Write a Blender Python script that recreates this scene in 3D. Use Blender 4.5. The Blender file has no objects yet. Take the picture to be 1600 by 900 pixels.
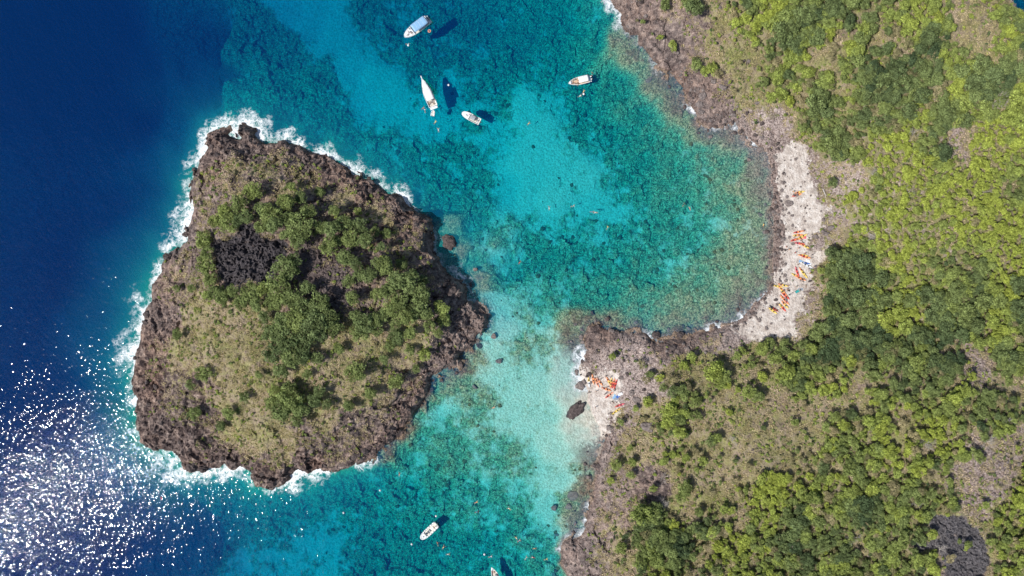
import bpy, bmesh, math, random
import numpy as np
from mathutils import Vector, Matrix, Euler
R = math.radians
rnd = random.Random(7)
rng = np.random.default_rng(11)
scene = bpy.context.scene
COL = scene.collection

# ------------------------------------------------------------------ camera, sky, sun, exposure
H = 267.0                                   # flying height; 4 photo pixels to the metre at sea level
cam_d = bpy.data.cameras.new('camera')
cam_d.sensor_width = 36; cam_d.lens = 18 * H / 200.0
cam_d.clip_start = 1; cam_d.clip_end = 12000
cam = bpy.data.objects.new('camera', cam_d); COL.objects.link(cam)
cam.location = (0, 0, H); scene.camera = cam

SUN_EL = R(51); _a = Vector((-0.92, -0.42)).normalized()
S = Vector((_a.x * math.cos(SUN_EL), _a.y * math.cos(SUN_EL), math.sin(SUN_EL)))
world = bpy.data.worlds.new('World'); scene.world = world; world.use_nodes = True
wn = world.node_tree.nodes; wl = world.node_tree.links
sky = wn.new('ShaderNodeTexSky'); sky.sky_type = 'NISHITA'; sky.sun_disc = False
sky.sun_elevation = SUN_EL; sky.sun_rotation = math.atan2(S.x, S.y)
wl.new(sky.outputs[0], wn['Background'].inputs[0]); wn['Background'].inputs[1].default_value = 0.085
sun_d = bpy.data.lights.new('sun', 'SUN'); sun_d.energy = 4.4; sun_d.angle = R(0.53); sun_d.color = (1, 0.955, 0.89)
sun = bpy.data.objects.new('sun', sun_d); COL.objects.link(sun)
sun.location = S * 400; sun.rotation_euler = S.to_track_quat('Z', 'Y').to_euler()
scene.view_settings.view_transform = 'Standard'; scene.view_settings.look = 'None'
scene.view_settings.exposure = 0.1; scene.view_settings.gamma = 1
scene.cycles.transparent_max_bounces = 12

# ------------------------------------------------------------------ numpy noise
def _hash(ix, iy, s):
    h = (ix.astype(np.int64) * 374761393 + iy.astype(np.int64) * 668265263 + s * 974634777) & 0xffffffff
    h = ((h ^ (h >> 13)) * 1274126177) & 0xffffffff
    h = ((h ^ (h >> 16)) * 2246822519) & 0xffffffff
    return ((h ^ (h >> 15)) & 0xffffff) / float(0xffffff)
def vn(x, y, s=0):
    ix = np.floor(x); iy = np.floor(y); fx = x - ix; fy = y - iy
    fx = fx * fx * (3 - 2 * fx); fy = fy * fy * (3 - 2 * fy)
    a = _hash(ix, iy, s); b = _hash(ix + 1, iy, s); c = _hash(ix, iy + 1, s); d = _hash(ix + 1, iy + 1, s)
    return (a * (1 - fx) + b * fx) * (1 - fy) + (c * (1 - fx) + d * fx) * fy
def fbm(x, y, sc, octv=4, s=0, gain=.5):
    t = 0; a = 1; n = 0; f = 1.0 / sc
    for o in range(octv):
        t = t + a * vn(x * f + 17.3 * o, y * f - 9.1 * o, s + o * 31); n += a; a *= gain; f *= 2.03
    return t / n * 2 - 1
def cells(x, y, sc, s=0):
    """tilted-facet cellular relief: height and border distance"""
    u = x / sc; v = y / sc; iu = np.floor(u); iv = np.floor(v)
    f1 = np.full(x.shape, 9.0); f2 = np.full(x.shape, 9.0); hh = np.zeros(x.shape)
    for dx in (-1, 0, 1):
        for dy in (-1, 0, 1):
            cx = iu + dx; cy = iv + dy
            px = cx + _hash(cx, cy, s); py = cy + _hash(cx, cy, s + 1)
            d = np.hypot(u - px, v - py)
            h = _hash(cx, cy, s + 2) + (u - px) * (_hash(cx, cy, s + 3) - .5) * 1.6 + (v - py) * (_hash(cx, cy, s + 4) - .5) * 1.6
            near = d < f1
            f2 = np.where(near, f1, np.minimum(f2, d)); hh = np.where(near, h, hh); f1 = np.where(near, d, f1)
    return hh, f2 - f1
def sstep(a, b, x):
    t = np.clip((x - a) / (b - a), 0, 1); return t * t * (3 - 2 * t)

# ------------------------------------------------------------------ the lie of the land (coasts in photo pixels at sea level)
def W(px, py, z=0.0):
    k = (1 - z / H) / 4.0
    return ((px - 800) * k, (450 - py) * k)
ISLET = [(338,201),(358,197),(361,210),(372,213),(375,199),(398,203),(402,218),(418,226),(446,223),(470,229),(490,240),(512,237),(517,256),(536,261),(556,270),(574,279),(594,286),(606,303),(626,309),(638,327),(660,336),(678,350),(677,370),(680,388),(684,406),(697,430),(712,437),(726,448),(729,466),(752,480),(761,494),(759,510),(744,526),(735,541),(718,556),(712,572),(690,580),(673,592),(670,612),(662,634),(646,650),(626,672),(606,694),(584,714),(560,722),(530,734),(502,735),(486,742),(466,736),(452,756),(436,765),(418,767),(398,757),(389,735),(376,722),(364,732),(351,712),(342,731),(322,737),(306,734),(290,739),(282,720),(270,706),(240,703),(222,690),(216,668),(213,650),(216,622),(208,596),(211,570),(214,550),(224,510),(229,500),(233,470),(240,442),(252,420),(262,400),(278,390),(292,378),(294,354),(298,328),(294,292),(306,262),(320,236),(327,208)]
MAIN = [(930,-90),(948,-20),(953,0),(957,11),(969,23),(967,38),(977,51),(994,57),(997,70),(1013,85),(1026,101),(1040,110),(1050,122),(1062,136),(1072,152),(1078,168),(1089,187),(1107,200),(1128,198),(1141,192),(1156,205),(1168,220),(1188,230),(1199,240),(1204,267),(1208,290),(1208,313),(1209,360),(1207,394),(1207,420),(1204,436),(1196,456),(1178,478),(1162,493),(1131,514),(1111,519),(1085,522),(1070,533),(1042,531),(1025,536),(1010,522),(984,525),(961,518),(938,508),(921,511),(911,530),(915,547),(911,556),(915,568),(909,578),(911,600),(921,610),(919,628),(926,650),(936,668),(945,674),(948,698),(937,717),(931,738),(928,756),(928,776),(919,797),(915,819),(906,838),(884,850),(877,862),(878,881),(886,905),(880,990),(1000,1600),(1400,2600),(2600,2400),(2300,1400),(2000,700),(1800,420),(1680,180),(1635,90),(1600,40),(1578,4),(1566,-40),(1440,-150),(1200,-220),(1000,-210)]
def poly_sd(x, y, poly):
    """signed distance in the units of x,y; positive inside"""
    P = np.array(poly, float); Q = np.roll(P, -1, 0)
    best = np.full(x.shape, 1e18); inside = np.zeros(x.shape, bool)
    for (ax, ay), (bx, by) in zip(P, Q):
        ex, ey = bx - ax, by - ay; wx = x - ax; wy = y - ay
        t = np.clip((wx * ex + wy * ey) / (ex * ex + ey * ey + 1e-9), 0, 1)
        best = np.minimum(best, (wx - t * ex) ** 2 + (wy - t * ey) ** 2)
        c = (ay > y) != (by > y)
        with np.errstate(divide='ignore', invalid='ignore'):
            inside ^= c & (x < (bx - ax) * (y - ay) / (by - ay + 1e-12) + ax)
    return np.where(inside, 1, -1) * np.sqrt(best)
class Map:
    """inverse-distance map of control values over the photo's ground plan"""
    def __init__(s, pts, power=3.2, step=8, soft=60):
        P = np.array([[float(v) for v in p] for p in pts])
        s.x0, s.y0, s.step = -160, -160, step
        xs = np.arange(-160, 1761, step); ys = np.arange(-160, 1061, step)
        X, Y = np.meshgrid(xs, ys); acc = np.zeros(X.shape + (P.shape[1] - 2,)); wt = np.zeros(X.shape)
        for p in P:
            w = 1 / ((X - p[0]) ** 2 + (Y - p[1]) ** 2 + soft) ** (power / 2 + .4)
            wt += w; acc += w[..., None] * p[2:]
        s.g = acc / wt[..., None]; s.ny, s.nx = X.shape
    def __call__(s, px, py):
        u = np.clip((np.asarray(px, float) - s.x0) / s.step, 0, s.nx - 1.001); v = np.clip((np.asarray(py, float) - s.y0) / s.step, 0, s.ny - 1.001)
        i = u.astype(int); j = v.astype(int); fu = (u - i)[..., None]; fv = (v - j)[..., None]
        g = s.g
        return (g[j, i] * (1 - fu) + g[j, i + 1] * fu) * (1 - fv) + (g[j + 1, i] * (1 - fu) + g[j + 1, i + 1] * fu) * fv
# sea: px, py, depth in metres, share of bare sand
SEA = [(1600,-20,30,0),(1620,60,20,0),(0,0,70,0),(100,100,65,0),(100,400,65,0),(60,700,65,0),(0,900,65,0),(250,100,50,0),(290,40,44,0),(200,300,60,0),(240,250,50,0),(295,180,42,0),(300,120,44,0),(322,170,36,0),(335,165,11,0),(316,110,40,0),
 (340,130,15,.05),(346,60,22,0),(390,30,25,.0),(415,70,20,.0),(430,5,24,.9),(470,25,22,1),(510,50,19,1),(545,95,17,1),(580,110,14,1),(610,140,13,.9),(560,150,15,.5),(500,105,16,.1),(450,60,20,0),(400,90,16,.05),(400,150,11,.05),
 (350,165,12,0),(450,160,13,.05),(520,190,12,.05),(480,130,13,.05),(560,20,20,.05),(600,60,18,.1),(640,70,16,.15),(700,50,19,.3),(620,8,21,.4),(680,10,21,.2),(760,30,19,.1),(820,60,15,.1),(880,30,13,.1),
 (920,20,8,.2),(930,60,7,.1),(860,100,11,.2),(900,160,9,.12),(980,130,6,.1),(1000,170,5,.1),(720,110,15,.3),(780,110,13,.3),(690,190,12,.65),(640,180,12,.65),(600,210,10,.12),(650,230,10,.1),
 (700,260,10,.25),(760,210,10,.5),(740,240,10,.25),(830,160,8,.8),(850,200,7,1),(830,250,7,.9),(880,250,6.5,1),(920,270,6,.9),(870,310,6,.95),(820,310,7,.7),(930,320,7,.8),(960,340,7,.55),
 (900,350,7,.7),(850,350,7,.55),(790,300,9,.6),(970,270,7,.25),(940,210,8,.15),(1000,240,6,.1),(1050,250,4,.15),(1100,240,3,.1),(1150,260,2.2,.1),(700,320,9,.2),(740,350,7,.35),(770,400,6,.5),
 (730,400,4,.3),(800,420,6,.3),(850,400,7,.15),(900,400,7,.15),(950,400,6,.2),(1000,350,6,.25),(1050,330,4.5,.25),(1080,370,4,.3),(1020,420,4.5,.15),(1100,430,2.3,.2),(1150,400,1.5,.3),(985,90,.9,.1),(958,62,1,.1),(1030,125,.8,.1),(1058,160,.9,.1),(1108,212,.7,.1),(1145,215,.6,0),(1180,262,.5,.05),(1190,300,.5,.05),(1175,320,1,0),(722,395,1.1,0),(745,435,.9,.1),(700,345,1.6,0),(770,395,2.2,.1),(905,500,.9,0),(888,515,.8,.1),(893,535,.6,.2),(955,495,1.2,0),(1050,512,1.2,0),(1000,500,1.6,0),(720,575,.8,0),(700,600,1,0),(640,672,1.2,0),(600,715,1.2,0),(930,720,.6,0),(915,760,.6,.1),(900,800,.8,.1),(915,625,.15,1),(920,650,.2,1),(932,668,.3,1),(905,660,.5,1),(1185,345,1.2,.5),
 (1150,330,2.5,.15),(1180,290,1.2,.05),(1190,440,1,.15),(1100,480,1.6,.05),(1150,480,.9,.05),(1000,480,2.6,.1),(950,470,4.5,.1),(900,460,5,.25),(850,470,4.5,.35),(790,480,3,.8),(830,500,2.6,.3),
 (860,490,3.4,.25),(800,520,2,.9),(850,540,2,.1),(840,560,2,.25),(780,540,1.8,.85),(890,540,1,.9),(880,580,1.1,1),(830,600,1.8,.85),(780,600,2,.75),(740,570,1.4,.4),(720,610,2,.2),(700,600,2.4,.2),
 (680,650,3.6,.6),(660,690,4,.6),(740,650,2.6,.4),(800,650,2,.6),(850,650,1.8,.5),(890,620,.8,1),(910,670,.8,1),(870,700,1.5,.9),(930,640,.3,1),(830,720,2.5,.25),(770,720,3,.2),(700,720,3.6,.3),
 (640,720,5,.4),(880,750,2,.95),(865,790,3,.75),(900,780,1.5,.15),(800,770,4,.35),(740,780,5,.35),(690,780,6,.3),(640,780,8,.2),(600,760,8,.1),(560,800,10,.08),(500,780,10,.05),(450,800,13,.05),
 (505,852,14,.6),(460,862,15,.75),(400,885,17,.75),(345,900,22,.5),(430,838,15,.2),(530,870,13,.2),(580,860,12,.05),(640,860,10,.1),(700,870,9,.25),(760,860,8,.25),(820,840,5,.35),(850,880,5,.25),(800,890,7,.3),(400,800,16,.0),
 (330,800,22,0),(260,770,30,0),(250,850,45,0),(180,800,55,0),(300,880,36,.2),(180,560,40,0),(215,380,50,0),(170,500,55,0),(180,650,45,0),(800,1100,12,.3),(600,1100,25,.2),(850,-100,16,.1),(700,-160,30,.3)]
# foam along the coasts: px, py, width in metres
FOAM = [(340,190,5),(400,205,8),(450,222,6),(490,238,4),(530,248,6.5),(565,262,6.5),(590,280,6),(630,310,5),(655,330,3.5),(655,335,2),(670,352,2),(688,372,9),(700,385,9),(690,420,7),(712,436,7),(732,460,6),(760,496,3),(740,530,1),(700,580,1.8),(660,640,0.3),(600,690,1),(560,725,5),(510,737,5),
 (470,742,7),(430,768,4),(370,738,9),(330,742,7),(290,740,8),(265,720,12),(225,695,8),(205,650,9),(205,600,8),(195,545,12),(215,500,9),(238,440,8),(262,395,9),(285,350,9),(290,300,5),(308,240,6),(328,205,6),
 (945,10,6),(950,40,4),(975,60,3),(1000,90,3),(1040,120,5.5),(1065,150,5),(1090,188,3),(1150,205,3),(1170,225,4),(1200,260,2),(1206,340,1.6),(1206,400,.8),(1160,495,4),(1130,515,3),(1090,525,4),(1060,530,4),(1040,530,4),
 (1000,515,6),(960,515,2),(920,510,1.5),(903,570,5),(905,590,5),(925,640,.3),(945,690,2.5),(930,760,.8),(916,800,4),(903,840,4),(878,852,3),(885,890,1.5),(0,400,0),(1500,-100,2)]
# land: px, py, class    R bare rock, r rock with some grass, g dry grass, s scrub, f bright wood, d dark wood, p pale stony ground, b beach, L lava
CLS = {'t': (.15,.85,0,0,.40,.42), 'k': (.4,.15,0,.62,.06,.5), 'l': (.3,.4,0,.5,.35,.3), 'R': (1,0,0,0,0,.5), 'r': (.52,.48,0,0,.05,.5), 'g': (.16,.9,0,0,.26,.35), 's': (.1,.8,0,0,.60,.38), 'f': (0,.6,0,0,1,.05), 'd': (0,.6,0,0,1,.8),
       'm': (0,.6,0,0,1,.4), 'p': (.75,.15,.2,0,.0,.5), 'b': (0,0,1,0,0,.5), 'L': (.1,.1,0,1,.06,.5), 'q': (.3,.45,.25,0,.1,.1)}     # rock, grass, sand, lava, wood, wood darkness
LAND = '''970,10R 1010,15R 1050,20r 1120,15g 1160,15s 1190,20f 1230,20d 1270,20d 1310,20d 1350,25s 1400,20s 1450,15s 1500,20g 1550,20s 1575,30f
960,45R 1000,60R 1040,60R 1090,50r 1120,60g 1160,50s 1190,60s 1222,50d 1260,50d 1300,60s 1340,50s 1380,50g 1420,60s 1450,50m 1490,60g 1530,50g 1560,60f 1590,50m
1000,85R 1040,90R 1080,100r 1120,100g 1160,100g 1200,90s 1250,90s 1290,85s 1330,95m 1370,90s 1400,85g 1440,100d 1480,95m 1510,85g 1550,90s 1590,90d
1070,140R 1100,140R 1130,140r 1160,140g 1200,130s 1230,140s 1275,155d 1305,140g 1330,165s 1370,130d 1400,120d 1440,130d 1480,140m 1520,130d 1560,130d 1590,150f
1130,185R 1160,170r 1190,185r 1220,190p 1250,185s 1280,190m 1320,190s 1360,190d 1400,180d 1440,180m 1480,180d 1530,180d 1575,190f
1190,215p 1220,225p 1260,212s 1305,225d 1340,225m 1400,230f 1450,220d 1494,218q 1530,220f 1580,230f
1210,250b 1240,250b 1225,275b 1280,262q 1300,285q 1330,270q 1370,270f 1420,280f 1480,280f 1540,270f 1590,280m
1225,310b 1250,310b 1255,340b 1290,310q 1318,340q 1345,320f 1400,330f 1450,330f 1500,330f 1550,330f 1590,340f
1230,360b 1250,380b 1275,345b 1285,330b 1298,345q 1285,380q 1310,375q 1330,375f 1320,398d 1345,395d 1400,380f 1450,380f 1500,380f 1560,380f
1230,420b 1255,420b 1275,410b 1290,430s 1320,430d 1370,440d 1420,420f 1450,440s 1480,430m 1520,430m 1560,440f 1590,420f
1210,460b 1235,465b 1255,450b 1275,470q 1300,470d 1340,480d 1400,470f 1420,500f 1440,480d 1490,480d 1540,470m 1590,480d
1190,500b 1220,495b 1170,510b 1195,514b 1218,512b 1160,505b 1245,500q 1270,515s 1300,520d 1350,520d 1420,530m 1480,530d 1540,530m 1590,530m
928,618b 930,635b 938,650b 944,662b 935,606b 945,612b 955,618b 955,630q 958,645q 940,598b 955,600b 962,634b 966,642b 950,640b 960,650q 925,530R 945,520R 930,560p 960,550p 960,570p 1000,550p 1000,575p 1030,560p 1040,540r 1020,530R 1060,545R 1100,535r 1150,530p 1070,565s 1100,560s 1130,570s 1170,560s 1210,545s 1240,560m 1300,560d 1350,550d 1400,560d 1470,560d 1522,562l 1570,560d
985,600p 1010,600p 1035,605q 1050,590s 1080,590s 1115,580m 1150,600s 1200,600s 1250,590m 1290,600s 1330,610g 1380,600s 1430,600m 1480,600s 1525,578l 1580,600g
975,625p 985,645r 1010,640g 1050,640m 1045,660m 1090,650s 1130,640g 1170,640g 1220,640g 1280,630g 1330,645s 1360,650m 1400,655g 1450,640f 1500,640s 1560,640m
965,690r 1000,690g 1040,690s 1090,690s 1140,690g 1200,690g 1250,680s 1310,680m 1360,690m 1420,690s 1480,690f 1530,700l 1585,690l
945,740r 980,740r 1018,762R 1060,740g 1110,740g 1160,740g 1210,765f 1250,740s 1300,740s 1350,740m 1400,740s 1450,750s 1520,740l 1562,732l 1592,740f
935,800r 965,800r 1005,805d 1050,790g 1100,790s 1140,800s 1190,790f 1240,790d 1290,790m 1340,790d 1400,790m 1440,780s 1470,805s 1535,790l 1575,800f
895,865R 940,870r 980,870g 1012,875m 1060,855d 1090,870s 1130,860f 1180,860m 1240,850d 1300,860m 1340,850s 1390,850m 1430,840s 1445,870s 1500,850L 1490,825L 1515,875L 1550,835s 1590,860s 1560,890s 1130,800s 1230,890m
1700,300f 1700,700m 1300,1000m 1500,1000m 1000,1000g 1300,-100d 1500,-100s 1100,-100r
350,240R 400,240R 450,262r 480,270r 520,290r 560,300R 600,330r 640,350r 655,390r 670,430r 700,460R 710,500R 740,500R 700,540R 340,270r 380,270r 330,300r 310,350r 300,400r 420,290r 560,340r 620,390r
280,450r 250,500R 238,560r 230,620R 240,670R 280,690R 330,705r 300,480g 290,540g 330,520g 380,500g 400,540g 350,570g 300,600r 350,620g 400,600g 320,650r 270,640r 380,660g 420,680g 370,695g 440,700g 480,680r 420,730R 480,710R
520,590g 500,640g 560,550g 600,560g 420,270g 380,262g 460,290g 540,310g 590,345g 540,600g 590,600g 640,560g 640,590r 600,640r 550,660r 600,665r 635,615r 560,685r 520,695r 500,400k 530,420k 560,445k 540,470k 515,430k 590,440r 580,480r 490,430k
470,400k 600,500g 660,520g 640,545g 690,490r 450,590g 550,520g 430,400r 470,320r 500,330r 590,360r 350,440r'''
LPTS = []
for tok in LAND.split():
    c = tok[-1]; x, y = tok[:-1].split(','); c = 't' if c == 's' and 900 < float(x) < 1290 and float(y) > 560 else c; LPTS.append((float(x), float(y)) + CLS[c])
M_sea = Map(SEA); M_sand = Map([(p[0], p[1], p[3]) for p in SEA], power=1.5, soft=150); M_foam = Map(FOAM, power=4, soft=20); M_land = Map(LPTS, power=3.6, soft=40)
M_hard = Map([(1000,50,1),(1040,90,1),(970,20,1),(1080,120,.8),(1120,180,.5),(1200,220,.2),(960,560,.1),(1050,530,.2),(920,850,.6),(940,760,.3),(400,400,0),(700,450,0),(250,600,.35),(270,680,.3),(1400,400,0),(1000,700,0)])
M_wind = Map([(100,300,1),(100,700,1),(300,850,1.05),(500,850,.95),(450,100,.8),(620,100,.65),(800,100,.5),(850,250,.42),(1000,350,.38),(1150,400,.35),(800,520,.4),(850,650,.42),(700,700,.5),(750,850,.6),(600,780,.75),(600,-100,.8)], power=2.2, soft=200)
# how steeply the shore climbs (1 cliff, 0 beach)
M_steep = Map([(1208,250,.12),(1208,300,.05),(1208,350,.05),(1208,400,.05),(1200,450,.06),(1170,490,.15),(1250,300,.05),(1250,400,.05),(925,620,.02),(925,650,.02),(945,640,.08),(940,600,.15),(940,560,.3),
   (1100,520,.5),(1050,530,.6),(960,520,.5),(960,20,.5),(1000,80,.5),(1050,130,.45),(1120,200,.4),(1170,220,.3),(950,700,.5),(930,760,.5),(900,850,.6),(1400,300,.5),(1400,700,.6),(1300,100,.6),
   (230,600,.45),(250,450,.5),(300,300,.6),(400,220,.8),(560,280,.8),(684,380,2.2),(690,430,2.6),(700,450,2),(740,500,.9),(670,600,1.1),(600,690,.7),(450,740,.7),(280,710,.5),(450,450,.8),(1560,30,1.4),(0,400,.5)], power=3)
LAVA = [(334,384),(352,372),(370,362),(377,347),(387,350),(400,358),(420,369),(438,375),(454,392),(450,404),(434,411),(428,430),(410,442),(390,444),(372,450),(352,447),(343,425),(338,405)]
LAVA2 = [(1453,812),(1480,800),(1500,806),(1524,826),(1538,850),(1545,880),(1532,905),(1500,905),(1478,880),(1466,862),(1432,868),(1424,850),(1450,848),(1470,840)]

def base_height(x, y, d):
    """smooth height of the land, d = metres inland"""
    px = 800 + 4 * x; py = 450 - 4 * y
    st = M_steep(px, py)[..., 0]
    isl = px < 820
    top = np.where(isl, 17.0, 26.0)
    hh = top * (1 - np.exp(-np.clip(d, 0, None) / np.where(isl, 30., 55.)))
    edge = 3.2 * st * (1 - np.exp(-np.clip(d, 0, None) / 1.6))
    return hh * np.clip(st * 1.6, 0.12, 1) * (sstep(-2, 22, d) * .75 + .25) + edge

def build_fields(x, y):
    px = 800 + 4 * x; py = 450 - 4 * y
    sd = np.maximum(poly_sd(px, py, ISLET), poly_sd(px, py, MAIN)) / 4.0
    st = M_steep(px, py)[..., 0]
    rough = np.clip(.25 + st, 0, 1)
    ch, cb = cells(x + fbm(x, y, 5, 3, 5) * 2, y + fbm(x, y, 5, 3, 6) * 2, 5.5, 40)
    d = sd + rough * (fbm(x, y, 7, 4, 3) * 1.5 + (ch - .5) * 1.6)
    d = d + np.where(np.abs(px - 1180) < 60, fbm(x, y, 10, 4, 4) * 1.3, 0)
    hb = base_height(x, y, d)
    # zones are looked up where the camera's plan of the ground has them (height correction of the survey)
    k = 1 / (1 - hb / H); qx = 800 + 4 * x * k; qy = 450 - 4 * y * k
    wx = qx + fbm(x, y, 14, 4, 9) * 20; wy = qy + fbm(x, y, 14, 4, 10) * 20
    L = M_land(wx, wy)
    rock, grass, sand, lava, wood, dark = [L[..., i] for i in range(6)]
    rub_or_caustic = (1 - sstep(1.0, 4.5, sd + fbm(x, y, 7, 5, 14, .6) * 5)) * (px > 1100); rock = np.maximum(rock, rub_or_caustic * .9 * (sand > .3)); sand = sand * (1 - rub_or_caustic * .9)
    lv = np.maximum(poly_sd(qx, qy, LAVA), poly_sd(qx, qy, LAVA2)) / 4 + fbm(x, y, 6, 4, 12, .6) * 3.5
    lava = np.maximum(lava * .8, sstep(-1.6, 1.6, lv))
    isl = px < 820
    ring = np.where(isl, 1 - sstep(.5, 7.5, d + fbm(x, y, 11, 4, 13) * 7), (1 - sstep(0, 4, d + fbm(x, y, 6, 3, 13) * 2)) * np.clip(st * 3, 0, 1))
    rock = np.maximum(rock, ring * (1 - np.clip(sand * 2, 0, 1))); grass = grass * (1 - ring)
    s = M_sea(px + fbm(x, y, 12, 4, 20) * 14, py + fbm(x, y, 12, 4, 21) * 14)
    depth = s[..., 0]; depth = np.where(depth < 30, depth * .62, 18.6 + (depth - 30) * 1.1); sfr = M_sand(px + fbm(x, y, 12, 4, 20) * 22, py + fbm(x, y, 12, 4, 21) * 22)[..., 0]
    off = np.clip(-d, 0, None)
    seaz = -depth * (1 - np.exp(-off / (1.5 + depth * .22)))
    # relief
    c1, b1 = cells(x + fbm(x, y, 3, 2, 50) * 1.2, y + fbm(x, y, 3, 2, 51) * 1.2, 4.2, 60)
    c2, b2 = cells(x, y, 1.9, 70); c3, b3 = cells(x, y, 1.0, 90)
    big = fbm(x, y, 14, 4, 80)
    rid = 1 - 2 * np.abs(fbm(x + y * .35, y * 1.3, 5, 5, 82, .6)); rid2 = 1 - 2 * np.abs(fbm(x, y, 1.8, 3, 83, .6))
    crag = (ch - .5) * 1.2 + (c1 - .5) * .8 + (c2 - .5) * .5 + (c3 - .5) * .4 + (rid - .5) * 1.5 + (rid2 - .5) * .6 - .5 * np.exp(-(b1 / .08) ** 2) * (fbm(x, y, 8, 2, 84) > 0)
    slab = (ch - .5) * 1.5 + fbm(x, y, 6, 4, 85) * 1.2 - 1.1 * np.exp(-(cb / .07) ** 2) + (c3 - .5) * .22 + (rid2 - .5) * .25
    hard = sstep(.35, .65, M_hard(px, py)[..., 0]); crag = crag * (1 - hard) + slab * hard
    rk = np.clip(rock * 1.2, 0, 1)
    land_rel = rk * crag * np.clip(.35 + st * .75, .2, 1) * np.where(isl, 1, .62) + lava * ((c2 - .5) * .9 + (c3 - .5) * .8) + (1 - rk) * (fbm(x, y, 3, 4, 81) * .35) * (1 - sand) + big * 1.3 * np.clip(d / 12, 0, 1) * (1 - sand)
    z_land = hb + land_rel * sstep(-.5, 2.5, d) + .12
    z_land = np.maximum(z_land, np.where(d > 1.2, .18, -9))
    reef = 1 - sstep(.08, .92, (sfr - .40) * 1.7 + .45 + fbm(x, y, 12, 5, 22, .62) * .55 + fbm(x, y, 3.5, 4, 24, .65) * .5)
    relief_sea = reef * ((c1 - .5) * 1.0 + (c2 - .5) * .7 + (c3 - .5) * .3) * np.clip(depth * .3, .12, 1.0) + fbm(x, y, 2, 3, 23) * .12
    nearc = np.exp(-off / 3.0) * rough
    relief_sea = relief_sea * np.clip(off / 1.5, 0, 1) + nearc * crag * .8
    z_sea = np.minimum(seaz + relief_sea, np.where(nearc > .35, .35, -.12))
    z = np.where(d > 0, z_land, z_sea)
    return dict(d=d, sd=sd, z=z, rock=rock, grass=grass, sand=sand, lava=lava, wood=wood, dark=dark, reef=reef, depth=depth, st=st, qx=qx, qy=qy)

XR, YR, STEP = 216.0, 126.0, 0.5
def axis(r):
    core = np.arange(-r, r + .01, STEP); out = []; v = r; s = 1.0
    while v < 3500: s *= 1.22; v += s; out.append(v)
    return np.concatenate([-np.array(out[::-1]), core, np.array(out)]), len(out)
AX, NX0 = axis(XR); AY, NY0 = axis(YR)
GX, GY = np.meshgrid(AX, AY)
F = build_fields(GX, GY)
GZ = F['z']
_core = (slice(NY0, -NY0), slice(NX0, -NX0))
CZ = GZ[_core]
def samp(A, x, y):
    u = np.clip((np.asarray(x, float) + XR) / STEP, 0, CZ.shape[1] - 1.001); v = np.clip((np.asarray(y, float) + YR) / STEP, 0, CZ.shape[0] - 1.001)
    i = u.astype(int); j = v.astype(int); a = u - i; b = v - j
    return (A[j, i] * (1 - a) + A[j, i + 1] * a) * (1 - b) + (A[j + 1, i] * (1 - a) + A[j + 1, i + 1] * a) * b
FC = {k: v[_core] for k, v in F.items()}
def ground(x, y): return float(samp(CZ, x, y))
def place(px, py, extra=0.0):
    """point of the ground that a photo pixel shows"""
    z = 0.0
    for _ in range(5):
        x, y = W(px, py, z + extra); z = max(ground(x, y), 0)
    return x, y, z

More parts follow.
